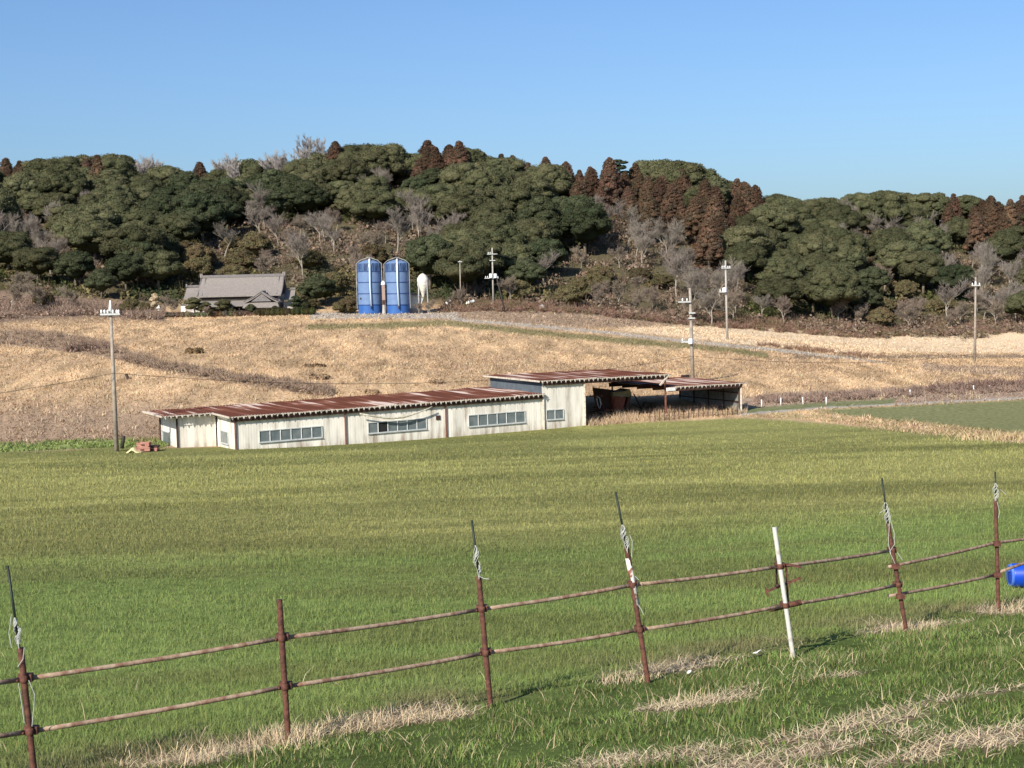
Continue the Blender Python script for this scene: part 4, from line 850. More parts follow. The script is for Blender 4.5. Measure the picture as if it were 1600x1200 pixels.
# ------------------------------------------------------------------ utility poles
def pole(px0, py0, px1, py1, Y, r0_, r1_, label, arms, mt='concrete', extras=None, cap=None, ground=True):
    b = P(px0, py0, Y); t = P(px1, py1, Y); 
    if ground: b.z = min(b.z, gz(b.x, b.y))
    th = thing('utility_pole', label, 'utility pole', b); m = MB(); m.tube([b-Vector((0,0,.3)), (b+t)/2, t], [r0_, (r0_+r1_)/2, r1_], 10); m.build('shaft', M[mt], th)
    for (a0, a1, ya, ins) in arms:
        dy = -.14; m = MB(); m.bar(P(a0, ya+(px1-a0)*.02, Y)+Vector((0,dy-r1_,0)), P(a1, ya-(a1-px1)*.02, Y)+Vector((0,dy-r1_,0)), .10, .12); am = m.build('crossarm', M['frame'], th)
        for q in ins:
            c = P(q, ya, Y)+Vector((0,dy-r1_,.06)); k = Y/F_PX; m = MB(); m.lathe(c, [(.035,0),(.085,.05),(.05,.1),(.095,.15),(.055,.22),(.025,.26)], 9); m.build('insulator', M['white'], am)
    if cap: c = P(px1, py1, Y); m = MB(); m.tube([P(cap[0], cap[1], Y), P(cap[0]-.2, cap[2], Y)], [.17,.05], 8); m.build('pole_cap', M['white'], th)
    for (q, ya, w, h, mm) in (extras or []):
        c = P(q, ya, Y)+Vector((0,-.3,0)); m = MB(); m.lathe(c-Vector((0,0,h/2)), [(.01,0),(w,.0),(w*1.05,.05),(w,.1),(w,h-.08),(w*.8,h),(.01,h+.02)], 12); m.build('transformer', M[mm], th)
    return th
pole(182,695,173,488,105,.17,.10, 'tall weathered utility pole with white pointed cap at the left, before the dry field', [(158,189,491,(160,165,170,178,184,187))], 'bark_pale', cap=(172.5,491,469))
pole(1083,605,1078,450,140,.18,.12, 'weathered utility pole rising behind the roof of the open shed', [(1059,1079,471.5,(1066,1073)),(1076,1086,489,()),(1075,1085,497,()),(1064,1082,534,(1066,))], 'bark_pale', [(1078.5,533,.2,.5,'white')])
m_ = None
pole(1136.5,532,1133.5,407,205,.17,.12, 'pale concrete utility pole on the stubble field, right of the shed roof', [(1127,1141,419,(1128,1131,1137,1140)),(1123,1136,456,(1125,))], 'concrete', [(1131.5,453,.3,.62,'white')])
pole(1523,568,1524.5,433,180,.17,.10, 'lone weathered utility pole at the far right edge of the stubble field', [(1517,1531,446,(1518.5,1529.5))], 'bark_pale', cap=(1524.5,448,433))
pole(771,478,769,387,250,.16,.11, 'grey utility pole with two crossarms and white transformers before the dark trees', [(761,777,397,(763,766)),(765,774,407,()),(757,779,434.5,(759,762,778))], 'concrete', [(767,431,.27,.7,'white'),(774,431,.27,.7,'white')])
pole(720,474,718.5,407,250,.12,.08, 'thin short utility pole between the feed bin and the crossarm pole', [(715.5,722,409,())], 'bark_pale')
stump(793, 503, 776.5, 436, 238, .12, 'long dark stay pole leaning against the crossarm utility pole')
def cable(label, a, b, sag, r=.02, n=24):
    m = MB(); m.tube([Vector(a).lerp(Vector(b), i/n) - Vector((0,0,4*sag*(i/n)*(1-i/n))) for i in range(n+1)], r, 4); o = m.build('cable', M['wire'], None, Vector(a)); tag(o, label, 'cable')
pa = P(177.5, 583, 104.7); pb = P(1081.5, 556.5, 139.7)
cable('thin black cable running left out of view from the left pole', pa, P(-420, 652, 90), .5, .015)
cable('thin black cable spanning above the barn from the left pole to the shed pole', pa, pb, 1.5, .015)
cable('thin black cable running right from the pole behind the shed to the lone pole', pb, P(1523.6, 553, 179.8), .8, .016)
cable('upper line from the shed pole to the pale concrete pole', P(1073,469,139.7), P(1131,418,204.7), .7, .018)
cable('upper line from the crossarm pole to the pale concrete pole', P(775,397,249.7), P(1129,418,204.7), 1.6, .016)

# ------------------------------------------------------------------ farmhouse
HY = 240.; hx = lambda px: P(px, 470, HY).x
hz = lambda px, py, Y=HY: P(px, py, Y).z
hb = Vector((hx(377), HY, hz(377, 500)))
house = thing('farmhouse', 'old low farmhouse with wide grey tiled roofs behind a hedge', 'house', hb)
def gable(m, x0, x1, y0, y1, ze, zr, th=.18, curve=.12):
    """ridge along x; eaves at y0 and y1"""
    ym = (y0+y1)/2; n = 6
    for sgn, ya in ((-1, y0), (1, y1)):
        vs = []
        for (xx, kx) in ((x0,0),(x1,0)):
            for i in range(n+1):
                t = i/n; yy_ = ya+(ym-ya)*t; zz = ze+(zr-ze)*t - curve*math.sin(math.pi*t); vs += [(xx, yy_, zz), (xx, yy_, zz-th)]
        k = 2*(n+1); fs = []
        for i in range(n):
            a = 2*i; fs += [(a, k+a, k+a+2, a+2), (a+1, a+3, k+a+3, k+a+1), (a, a+2, a+3, a+1), (k+a, k+a+1, k+a+3, k+a+2)]
        fs.append((0, 1, k+1, k)); m.add(vs, fs)
x0, x1 = hx(312), hx(442)
zr, ze = hz(377, 435), hz(377, 463)
m = MB(); gable(m, x0, x1, HY-1.8, HY+6.2, ze+.15, zr+.3); rf = m.build('roof', M['tile'], house)
m = MB(); m.bar((x0-.1, HY+2.2, zr+.42), (x1+.1, HY+2.2, zr+.42), .4, .42)
for xx in (x0, x1): m.box((xx, HY+2.2, zr+.55), (.16,.28,.36)); m.tube([(xx, HY-1.8, ze+.22), (xx, HY+.2, ze+1.3), (xx, HY+2.2, zr+.3)], .13, 6)
for xx in (x0+.7, x1-.7): m.tube([(xx, HY-1.7, ze+.24), (xx, HY+.2, ze+1.25), (xx, HY+2.1, zr+.3)], .08, 6)
m.build('ridge', M['tile_dark'], rf)
m = MB()
for xx in (x0, x1): m.box((xx, HY+1.98, zr+.6), (.2,.05,.3))
m.build('ridge_end', M['plaster'], rf)
zl = hz(377, 477)
m = MB(); m.add([(x0+.4,HY-3.6,zl),(x1-.2,HY-3.6,zl+.05),(x1-.2,HY-1.5,ze-.62),(x0+.4,HY-1.5,ze-.62),(x0+.4,HY-3.6,zl-.15),(x1-.2,HY-3.6,zl-.1),(x1-.2,HY-1.5,ze-.77),(x0+.4,HY-1.5,ze-.77)], [(0,1,2,3),(4,7,6,5),(0,4,5,1),(1,5,6,2),(0,3,7,4),(2,6,7,3)]); m.build('roof', M['tile'], house)
m = MB(); gable(m, hx(288), hx(313)-.05, HY-.5, HY+5., hz(300,466), hz(300,449)); r2 = m.build('roof', M['tile'], house)
m = MB(); m.bar((hx(288)-.05, HY+2.25, hz(300,448.5)+.15), (hx(313)-.1, HY+2.25, hz(300,448.5)+.15), .3, .28); m.box((hx(288), HY+2.2, hz(300,448)+.2), (.12,.2,.25)); m.build('ridge', M['tile_dark'], r2)
m = MB(); gable(m, hx(442)+.1, hx(459), HY+0., HY+4.6, hz(450,467), hz(450,453)); r3 = m.build('roof', M['tile'], house)
m = MB(); m.bar((hx(442)+.15, HY+2.3, hz(450,452)+.12), (hx(459)+.05, HY+2.3, hz(450,452)+.12), .3, .28); m.build('ridge', M['tile_dark'], r3)
# porch gable facing the viewer
gx0, gx1, gm = hx(390), hx(443), hx(417.5); za, zb_ = hz(417,456), hz(417,471); yp = HY-5.2
m = MB()
for sx, xe in ((-1, gx0), (1, gx1)):
    n = 6; vs = []
    for i in range(n+1):
        t = i/n; xx = xe+(gm-xe)*t; zz = zb_+(za-zb_)*t**1.25
        vs += [(xx, yp, zz), (xx, yp+3.7, zz), (xx, yp, zz-.16), (xx, yp+3.7, zz-.16)]
    fs = []
    for i in range(n): a = 4*i; fs += [(a,a+4,a+5,a+1),(a+2,a+3,a+7,a+6),(a,a+2,a+6,a+4),(a+1,a+5,a+7,a+3)]
    fs.append((0,1,3,2)); m.add(vs, fs)
m.add([(gx0-.1,yp-.7,zb_-.75),(gx1+.1,yp-.7,zb_-.75),(gx1-.2,yp+.3,zb_-.1),(gx0+.2,yp+.3,zb_-.1),(gx0-.1,yp-.7,zb_-.9),(gx1+.1,yp-.7,zb_-.9),(gx1-.2,yp+.3,zb_-.26),(gx0+.2,yp+.3,zb_-.26)], [(0,1,2,3),(4,7,6,5),(0,4,5,1),(1,5,6,2),(0,3,7,4)])
r4 = m.build('porch_roof', M['tile'], house)
m = MB(); m.add([(gx0+1.1,yp+.12,zb_+.06),(gx1-1.1,yp+.12,zb_+.06),(gm,yp+.12,za-.25),(gx0+1.1,yp+.3,zb_+.06),(gx1-1.1,yp+.3,zb_+.06),(gm,yp+.3,za-.25)], [(0,1,2),(3,5,4),(0,3,4,1),(1,4,5,2),(2,5,3,0)]); m.build('pediment', M['tile_dark'], r4)
m = MB(); m.tube([(gm, yp-.05, za+.1), (gm, yp+3.6, za+.1)], .14, 6)
for xe in (gx0, gx1): m.tube([(xe, yp-.02, zb_+.1), ((xe+gm)/2, yp-.02, zb_+(za-zb_)*.42+.1), (gm, yp-.02, za+.1)], .08, 6)
m.build('ridge', M['tile_dark'], r4)
m = MB(); m.box(((x0+x1)/2, HY+2.2, (ze+hb.z)/2-.1), ((x1-x0)/2-.6, 3.2, (ze-hb.z)/2+.3)); m.box(((gx0+gx1)/2, yp+2.0, (zb_-1+hb.z)/2), ((gx1-gx0)/2-.5, 1.6, (zb_-1-hb.z)/2+.2)); m.box((hx(301), HY+2.2, hb.z+1.1), (1.0,2.2,1.5)); m.box((hx(450), HY+2.3, hb.z+1.2), (.65,1.8,1.5)); m.build('wall', M['plaster'], house)
m = MB(); m.box(((x0+x1)/2, HY-1.25, ze-.33), ((x1-x0)/2-.5, .05, .42)); m.box(((x0+gx0)/2+.3, HY-1.12, zl-.35), ((gx0-x0)/2-.5, .08, .42))  # upper band is dark to paint the shaded gap between the roofs
for k in range(8): xx = x0+.7+k*1.0; m.bar((xx, HY-3.2, hb.z-.2), (xx, HY-3.2, zl-.02), .12)
m.bar((x0+.5, HY-3.2, zl-.12), (gx0+.2, HY-3.2, zl-.12), .14); m.build('veranda_frame_gap_shade', M['timber'], house)
for pxw in (303, 361, 366, 371):
    m = MB(); m.box((hx(pxw), HY-1.25, hb.z+.95), (.17,.03,.62)); w_ = m.build('screen_door', M['shoji'], house); m = MB(); m.bar((hx(pxw), HY-1.3, hb.z+.34), (hx(pxw), HY-1.3, hb.z+1.55), .03); m.bar((hx(pxw)-.17, HY-1.3, hb.z+.95), (hx(pxw)+.17, HY-1.3, hb.z+.95), .03); m.build('lattice', M['timber'], w_)
# hedge and garden plants
def hedge_obj(px0, px1, py0, Y, hgt_, col, label, name='hedge', cat='hedge'):
    a = P(px0, py0, Y); b = P(px1, py0, Y); n = int((b.x-a.x)/.7)+1; pr = []
    for i in range(n):
        c = Vector(a).lerp(Vector(b), i/max(n-1,1)); z_ = gz(c.x, c.y); pr += lobe((0+c.x-a.x, R_.uniform(-.2,.2), z_-a.z+hgt_*.45), (.62,.6,hgt_*.6*R_.uniform(.85,1.12)), 150, .2, tuple(v*R_.uniform(.8,1.2) for v in col), .35, .8)
    v, f, c = merge(pr); o = link(name, mesh_np(name, v, f, M['leaf'], c)); o.location = a; tag(o, label, cat)
hedge_obj(322, 400, 497, 233.5, .85, (.11,.085,.05), 'brown green clipped hedge along the left front of the farmhouse')
hedge_obj(404, 488, 499, 232.5, 1.1, (.065,.065,.03), 'dark green clipped hedge from the farmhouse porch towards the driveway')
hedge_obj(262, 318, 497, 234.5, .75, (.12,.10,.06), 'ragged olive hedge left of the farmhouse veranda')
def garden(px, py, Y, s, label, col, h=3.2, name='garden_tree', cat='tree', flat=True):
    b = on_ground(px, py, Y); t = thing(name, label, cat, b); pr = []
    for k in range(7):
        a = k*2.4; r = s*(.75-.06*k); pr += lobe((math.cos(a)*r, math.sin(a)*r, h*(.42+.085*k)), (s*.62, s*.62, s*(.26 if flat else .5)), 120, .2, col, .35, .8)
    v, f, c = merge(pr); link('crown', mesh_np('crown', v, f, M['leaf'], c), t)
    m = MB(); m.tube([(0,0,-.2),(.15,0,h*.35),(-.1,.05,h*.65),(.05,0,h*.9)], [.14,.11,.08,.04], 6)
    for k in range(4): a = k*2.4; m.tube([(0,0,h*(.4+.1*k)), (math.cos(a)*s*.7, math.sin(a)*s*.7, h*(.5+.1*k))], [.06,.03], 5)
    me = bpy.data.meshes.new('trunk'); me.from_pydata([tuple(q) for q in m.v], [], m.f); me.materials.append(M['bark']); link('trunk', me, t)
garden(303, 492, 235, 1.25, 'cloud pruned pine before the left wing of the farmhouse', (.085,.08,.04), 2.9)
garden(322, 492, 234.6, .8, 'small pruned pine before the left corner of the farmhouse', (.095,.09,.045), 2.3)
garden(350, 492, 234.6, 1.25, 'dense pruned pine before the middle of the farmhouse veranda', (.08,.075,.04), 2.6)
garden(392, 494, 234, .75, 'round dark shrub left of the farmhouse porch', (.05,.055,.03), 1.6, 'shrub', 'shrub', False)
garden(463, 492, 234, 1.0, 'flat topped dark pine right of the farmhouse porch', (.05,.06,.03), 2.8)
garden(478, 494, 238, .8, 'low dark shrub at the right end of the farmhouse hedge', (.055,.06,.03), 1.8, 'shrub', 'shrub', False)
garden(430, 494, 233.4, .6, 'low rounded shrub under the farmhouse porch', (.06,.06,.035), 1.3, 'shrub', 'shrub', False)
garden(243, 497, 236, .7, 'pale straw coloured shrub left of the farmhouse garden', (.42,.34,.22), 3.4, 'shrub', 'shrub', False)
p = P(268, 496, 236); e = plant('P', p.x, p.y, .6); p = P(325, 498, 232); e = plant('P', p.x, p.y, .34)
# white storage jar and stone posts left of the garden
p = on_ground(249, 499, 233); t = thing('stone_lantern', 'pale stone lantern at the left edge of the farmhouse garden', 'lantern', p)
m = MB(); m.lathe(p, [(.32,0),(.30,.15),(.14,.25),(.13,.95),(.3,1.05)], 6); m.build('pedestal', M['cream'], t); m = MB(); m.lathe(p+Vector((0,0,1.06)), [(.2,0),(.22,.3),(.5,.34),(.12,.62),(.06,.8),(.01,.9)], 6); m.build('lamp_house', M['cream'], t)
p = on_ground(287, 494, 236); t = thing('garden_wall', 'short white plastered wall stub beside the left farmhouse wing', 'wall', p)
m = MB(); m.box(p+Vector((0,0,.8)), (.35,.12,.9)); m.build('panel', M['shoji'], t); m = MB(); m.box(p+Vector((0,0,1.76)), (.48,.24,.06)); m.build('coping', M['tile_dark'], t)

# ------------------------------------------------------------------ silos
SY = 236.
def silo(px, label, dpx, first):
    c = P(px, 491, SY); g = gz(c.x, c.y); c = Vector((c.x, c.y, min(g, c.z)-.05)); base = P(px, 490, SY).z
    r = 18.6/F_PX*SY; t = thing('silo', label, 'silo', Vector((c.x, c.y, c.z)), 'twin blue silos')
    zz = lambda py: P(px, py, SY).z
    rings = [491, 476, 458.5, 441, 424]
    for k in range(4):
        a, b = zz(rings[k]), zz(rings[k+1])
        if k == 0: a = c.z
        m = MB(); m.lathe((c.x,c.y,a), [(r,0),(r,b-a-.0)], 40); m.build('shell_ring', M['silo_low' if k == 0 else 'silo'], t)
    m = MB(); 
    for k in range(1, 5): m.lathe((c.x,c.y,zz(rings[k])), [(r,-.07),(r+.06,-.06),(r+.06,.06),(r,.07)], 40)
    m.build('joint_band', M['silo_band'], t)
    if px < 600: m = MB(); c_ = P(565, 466.5, SY); a_ = math.asin((c_.x-c.x)/r); q_ = Vector((c_.x, c.y-math.cos(a_)*(r+.03), c_.z)); m.lathe(q_, [(.001,.03),(.16,.03),(.19,0),(.19,-.03)], 12, (-(c.x-q_.x), q_.y-c.y, 0)); m.build('inspection_hatch', M['steel_dark'], t)
    m = MB(); z4 = zz(424); hcap = zz(411.5)-z4; m.lathe((c.x,c.y,z4), [(r,0),(r*.99,hcap*.7),(r*.96,hcap)], 40)
    cap_ = m.build('top_ring', M['silo_top'], t); m = MB(); m.lathe((c.x,c.y,z4+hcap), [(r*.96,0),(r*.7,.28),(r*.3,.52),(.01,.62)], 40); m.build('roof_cone', M['silo'], t)
    m = MB()
    for k in range(12): a = k*math.pi/6; m.bar((c.x+math.cos(a)*(r+.02), c.y+math.sin(a)*(r+.02), z4), (c.x+math.cos(a)*(r*.97+.02), c.y+math.sin(a)*(r*.97+.02), z4+hcap*.95), .06)
    m.build('rib', M['silo'], cap_)
    m = MB(); tz = z4+hcap+.95
    for a in (math.pi*.0, math.pi): m.tube([(c.x+math.cos(a)*(r+.12), c.y-.6, c.z+1.), (c.x+math.cos(a)*(r+.10), c.y-.6, z4+hcap*.95), (c.x+math.cos(a)*r*.75, c.y-.6, z4+hcap+.45), (c.x, c.y-.5, tz)], .035, 5)
    m.build('ladder_rail', M['frame'], t)
    m = MB(); m.tube([P(px-1.5, 402, SY)+Vector((0,-.3,0)), P(px+2.5, 405, SY)+Vector((0,-.3,0))], .16, 7); m.build('blower_head', M['steel_dark'], t)
    m = MB(); yo = SY-r-.22; m.tube([P(px-1.8,405,SY-.8), P(px-1.6,412,yo), P(px-.9,445,yo), P(px+1.2,478,yo)], [.13,.13,.11,.11], 8); pp = m.build('fill_pipe', M['pipe'], t)
    m = MB(); m.tube([P(px-1.8,405,SY-.95), P(px-1.6,417,yo-.02)], .17, 8); m.build('coupling', M['white'], pp)
    m = MB(); m.tube([P(px+1.2,478,yo), P(px+1.4,483,yo)], [.13,.07], 8); m.build('nozzle', M['steel_dark'], pp); return t
silo(579, 'left one of two tall blue banded silos, next to the shrubs', 18, True)
silo(622, 'right one of two tall blue banded silos, next to the feed bin', 18, False)
p = on_ground(600.3, 492, SY-1.2); t = thing('unloader_tower', 'slim pinkish block tower with white cap between the blue silos', 'tower', p)
Z_ = lambda py: P(600, py, SY-1.2).z
m = MB(); m.box((p.x, p.y, (Z_(469)+Z_(445))/2), (.24,.24,(Z_(445)-Z_(469))/2)); m.build('shaft', M['brick'], t); m = MB(); m.box((p.x, p.y, (Z_(476)+Z_(469))/2-.01), (.2,.2,(Z_(469)-Z_(476))/2)); m.build('hatch', M['steel_dark'], t)
m = MB(); m.lathe((p.x, p.y, p.z-.2), [(.42,0),(.3,.6),(.2,Z_(476)-p.z+.2)], 8); m.build('footing', M['concrete'], t)
m = MB(); m.lathe((p.x, p.y, Z_(445)), [(.36,0),(.36,.12),(.28,.4),(.12,.58),(.01,.62)], 12); m.build('cap', M['white'], t)
# feed bin
p = on_ground(662, 490, 237); t = thing('feed_bin', 'cream feed bin with pointed bottom on four legs right of the silos', 'feed bin', p); zf = lambda py: P(662, py, 237).z; r = 8.8/F_PX*237
m = MB(); m.lathe((p.x,p.y,0), [(.16,zf(464)),(r*.5,zf(454.5)),(r,zf(446)),(r,zf(435)),(r*.62,zf(430)),(r*.2,zf(427.5)),(.01,zf(427))], 24); b_ = m.build('hopper', M['cream'], t)
m = MB(); 
for q in (446,441,454.5): rr = r if q < 447 else r*.5; m.lathe((p.x,p.y,zf(q)), [(rr,-.03),(rr+.03,0),(rr,.03)], 24)
m.build('seam', M['frame'], b_)
for sx in (-1,1):
    for sy in (-1,1): m = MB(); m.tube([(p.x+sx*r*.82, p.y+sy*r*.82, p.z-.1), (p.x+sx*r*.76, p.y+sy*r*.76, zf(441))], .05, 6); m.build('leg', M['frame'], t)
m = MB(); 
for sx in (-1,1): m.tube([(p.x+sx*r*.8,p.y-r*.8,p.z+.3),(p.x-sx*r*.78,p.y-r*.8,zf(470))], .03, 5)
m.build('brace', M['postred'], t); m = MB(); m.tube([(p.x,p.y,zf(465)),(p.x-.5,p.y-.2,zf(478)),(p.x-1.,p.y,zf(484))], .09, 7); m.build('auger', M['frame'], t)
p = on_ground(648, 490, 239); t = thing('lean_to_shed', 'small cream lean-to shed with sloping roof between silo and feed bin', 'shed', p); zs = lambda py: P(650, py, 239).z
xa, xb = P(632,480,239).x, P(657,480,239).x
m = MB(); m.add([(xa,237.9,zs(490)-.3),(xb,237.9,zs(490)-.3),(xb,237.9,zs(463.5)),(xa,237.9,zs(457)),(xa,241.5,zs(490)-.3),(xb,241.5,zs(490)-.3),(xb,241.5,zs(463.5)),(xa,241.5,zs(457))], [(0,1,2,3),(4,7,6,5),(0,3,7,4),(1,5,6,2),(3,2,6,7),(0,4,5,1)]); m.build('wall', M['cream'], t)
m = MB(); m.bar((xa-.1,239.6,zs(456.2)), (xb+.35,239.6,zs(463.5)), .1, 4.2, (1,0,.3)) if False else m.add([(xa-.1,237.3,zs(456.4)),(xb+.4,237.3,zs(464)),(xb+.4,242,zs(464)),(xa-.1,242,zs(456.4)),(xa-.1,237.3,zs(456.4)+.14),(xb+.4,237.3,zs(464)+.14),(xb+.4,242,zs(464)+.14),(xa-.1,242,zs(456.4)+.14)], [(0,1,2,3),(4,7,6,5),(0,4,5,1),(1,5,6,2),(2,6,7,3),(3,7,4,0)]); m.build('roof', M['tile_dark'], t)
m = MB(); m.box(((xa+xb)/2,237.85,zs(486)-.2), ((xb-xa)/2-.02,.05,.62)); m.build('plinth', M['concrete'], t); m = MB(); m.bar((xb+.3,237.5,zs(490)-.3),(xb+.3,237.5,zs(464)), .09); m.build('post', M['postwhite'], t)
# white odds and ends on the slope
def lump(name, label, cat, px, py, Y, w, h, mt, strap='steel_dark'):
    p = P(px, py, Y); g = gz(p.x, p.y); base = Vector((p.x, p.y, max(g, p.z-h*.5)-.05)); t = thing(name, label, cat, base); v, f = ICO2; m = MB()
    m.add([base+Vector((q[0]*w*(1+.18*math.sin(q[2]*7+q[0]*5)), q[1]*w*.6, h*.5+q[2]*h*.55*(1+.2*math.sin(q[0]*6+q[1]*3)) + .12*h*q[0])) for q in v], [tuple(int(i) for i in q) for q in f], True); m.build('wrap', M[mt], t)
    m = MB(); m.tube([base+Vector((math.cos(a)*.02-w*.2, math.sin(a)*w*.63, h*.5+math.cos(a)*h*.62)) for a in [k*math.pi/5 for k in range(11)]], .03, 5); m.build('strap', M[strap], t)
lump('bundle', 'white wrapped bundle lying alone on the brown slope', 'bundle', 845, 479.5, 247, .62, .62, 'pvc')
lump('bundle', 'black and white wrapped bundle at the left end of the slope above the drive', 'bundle', 701, 472, 247, .5, .7, 'pvc')
lump('bundle', 'white wrapped bundle behind the bare tree, nearest the dark trees', 'bundle', 738, 470.5, 249, .42, .5, 'pvc')
lump('bundle', 'white wrapped bundle half hidden behind the bare tree', 'bundle', 731, 473, 247, .35, .55, 'cream')
# dirt heaps on the dry field
def heap(px, py, Y, w, h, label, col):
    p = on_ground(px, py, Y); pr = []
    for k in range(6): pr += lobe((R_.uniform(-w,w)*.6, R_.uniform(-.3,.3), h*.1), (w*.4,.5,h*R_.uniform(.6,1)), 90, .22, col, .4, .9)
    v, f, c = merge(pr); o = link('brush_heap', mesh_np('brush_heap', v, f, M['scrub'], c)); o.location = p; tag(o, label, 'brush heap')
def gy_(px, py):
    lo, hi = 100., 300.
    for _ in range(24):
        m = (lo+hi)/2; p = P(px, py, m)
        if p.z > gz(p.x, p.y): lo = m
        else: hi = m
    return lo
heap(304, 552, gy_(304,552), 1.1, .55, 'brown brush heap on the dry field below the farmhouse', (.17,.115,.06))
heap(490, 573, gy_(490,573), 1.3, .25, 'flat dark brush heap above the middle of the barn', (.13,.085,.05))
heap(498, 592, gy_(498,592), 1.1, .45, 'pale tan brush heap just behind the barn roof', (.30,.21,.13))
heap(680, 599, gy_(680,599), 1.1, .35, 'pale tan brush heap behind the barn near the raised roof', (.32,.23,.14))
heap(580, 614, gy_(580,614), .8, .3, 'small tan brush heap touching the barn roof line', (.30,.21,.13))
# short white marker posts by the path on the right
for a, b, lab in ((1190,636,'first short white stake from the shed, beside the grey path'),(1220,633,'second short white stake from the shed, beside the grey path'),(1255,632,'third short white stake from the shed, leaning beside the path'),(1291,632,'fourth short white stake from the shed, beside the green field corner'),(1422,620,'lone short white stake in brown weeds above the green field'),(1522,611,'short white stake leaning left in dark red weeds'),(1546,611,'short white stake at the right end of the dark weeds')):
    Yk = min(gy_(a, b), 136); p = on_ground(a, b, Yk); m = MB(); hh = .62 if a < 1500 else .5; m.tube([p-Vector((0,0,.1)), p+Vector((-.05 if a in (1255,1522) else .01,0,hh))], .055, 6); o = m.build('marker_stake', M['pvc'], None, p); tag(o, lab, 'stake', 'short white stakes along the path')

# ------------------------------------------------------------------ foreground pipe fence
ZP = {0:9.9, 1:11.2, 2:12.2, 3:13.5, 4:14.4, 5:15.6, 6:17.2, 7:18.8, 8:20.2, 9:22.0, 10:8.9}
fence = thing('pipe_fence', 'rusty steel pipe fence with two rails crossing the foreground', 'fence', on_ground(440, 1160, 12.2))
posts = {0:((-400,1330),(-415,1040),'rust'), 1:((57,1240),(32,1012),'rust'), 2:((451,1166),(436.5,937),'rust'), 3:((767,1108),(748,901),'rust'), 4:((1013,1068),(979,854),'rust'), 5:((1238,1018),(1210,824),'whitepipe'), 6:((1415,980),(1387.5,817),'rust'), 7:((1560,950),(1555.5,780),'rust'), 8:((1712,925),(1706,750),'rust'), 9:((1880,897),(1876,735),'rust'), 10:((-926,1406),(-945,1076),'rust')}
rods = {1:((31,1020),(12,884),), 3:((749,905),(737,813)), 4:((980,860),(962,769)), 6:((1388,822),(1378,747)), 7:((1556,784),(1555,737))}
PO = {}
for k, (b, t, mt) in posts.items():
    Yk = ZP[k]; pb_, pt_ = P(*b, Yk), P(*t, Yk); m = MB(); m.tube([pb_+(pb_-pt_)*.12, pb_, (pb_*.5+pt_*.5), pt_], .0243, 12, False); m.tube([pt_, pt_+Vector((0,0,-.004))], .0235, 12); PO[k] = m.build('post', M[mt], fence)
    if mt == 'whitepipe': PO[k]['label'] = 'white painted pipe post'
m = MB(); a, b = P(981,872,ZP[4]), P(996,945,ZP[4]); m.tube([a, b], .0255, 12); q = m.build('paint', M['chipped'], PO[4]); q['label'] = 'chipped white paint'
def top_at(k, y):
    b, t, _ = posts[k]; f = (b[1]-y)/(b[1]-t[1]); return b[0]+(t[0]-b[0])*f
# rails: (post k, y) to (post k+1, y)
RU = [(0,1118),(1,1061),(2,997),(3,952),(4,914),(5,885),(6,860)]; RL = [(0,1205),(1,1143),(2,1073),(3,1020),(4,984),(5,946),(6,914)]
def rail(pts_, lab=None):
    m = MB(); q = [P(a, b, Y+.045) for a, b, Y in pts_]; out = []
    for i in range(len(q)-1):
        for j in range(6): t = j/6; v = q[i].lerp(q[i+1], t); v.z -= .012*math.sin(math.pi*t); out.append(v)
    out.append(q[-1]); m.tube(out, .0185, 12); o = m.build('rail', M['rail'], fence); return o
for L_ in (RU, RL):
    segs_ = [[0,1],[1,2],[2,3],[3,4],[4,5],[5,6]]
    for a, b in segs_:
        (ka, ya), (kb, yb) = L_[a], L_[b]; xa_, xb_ = top_at(ka, ya), top_at(kb, yb)
        ext = -6 if kb == 6 else 0; rail([(xa_, ya, ZP[ka]), (xb_+(ext+4 if kb == 6 else 0), yb, ZP[kb])])
rail([(1389,885.5,ZP[6]-.09), (1556,848,ZP[7]-.02), (1706,826,ZP[8]), (1878,796,ZP[9])]); rail([(1389,931,ZP[6]-.09), (1556,898,ZP[7])]); rail([(1557,895.5,ZP[7]-.05), (1706,838,ZP[8]), (1878,815,ZP[9])]); rail([(-940,1165,ZP[10]), (-409,1118,ZP[0])]); rail([(-934,1264,ZP[10]), (-405,1205,ZP[0])])
for L_ in (RU, RL):
    for k, yv_ in L_:
        if k == 0: continue
        c = P(top_at(k, yv_), yv_, ZP[k]); m = MB(); m.lathe(c-Vector((0,0,.028)), [(.027,0),(.032,.008),(.032,.048),(.027,.056)], 12); m.box(c+Vector((.0,.045,0)), (.05,.03,.03)); m.tube([c+Vector((-.045,-.02,-.01)), c+Vector((-.045,.06,-.01))], .009, 6); m.build('clamp', M['rust'], fence)
for a, b in ((1398,884),(1406,931),(1556,849),(1557,898)):
    k = 6 if a < 1500 else 7; c = P(a, b, ZP[k]); m = MB(); m.lathe(c-Vector((0,0,.028)), [(.027,0),(.032,.008),(.032,.048),(.027,.056)], 12); m.box(c+Vector((0,-.03,0)), (.045,.03,.028)); m.build('clamp', M['rust'], fence)
for k, (b, t) in rods.items(): m = MB(); m.tube([P(*b, ZP[k]), P(*t, ZP[k])], .0105, 8); m.build('rod', M['rod'], PO[k])
Y5 = ZP[5]; m = MB()
m.tube([P(1212,868,Y5+.06), P(1214,915,Y5+.06)], .010, 6); m.tube([P(1213,913,Y5+.06), P(1216,917,Y5+.06)], .022, 8); m.build('bolt_rod', M['steel_dark'], PO[5])
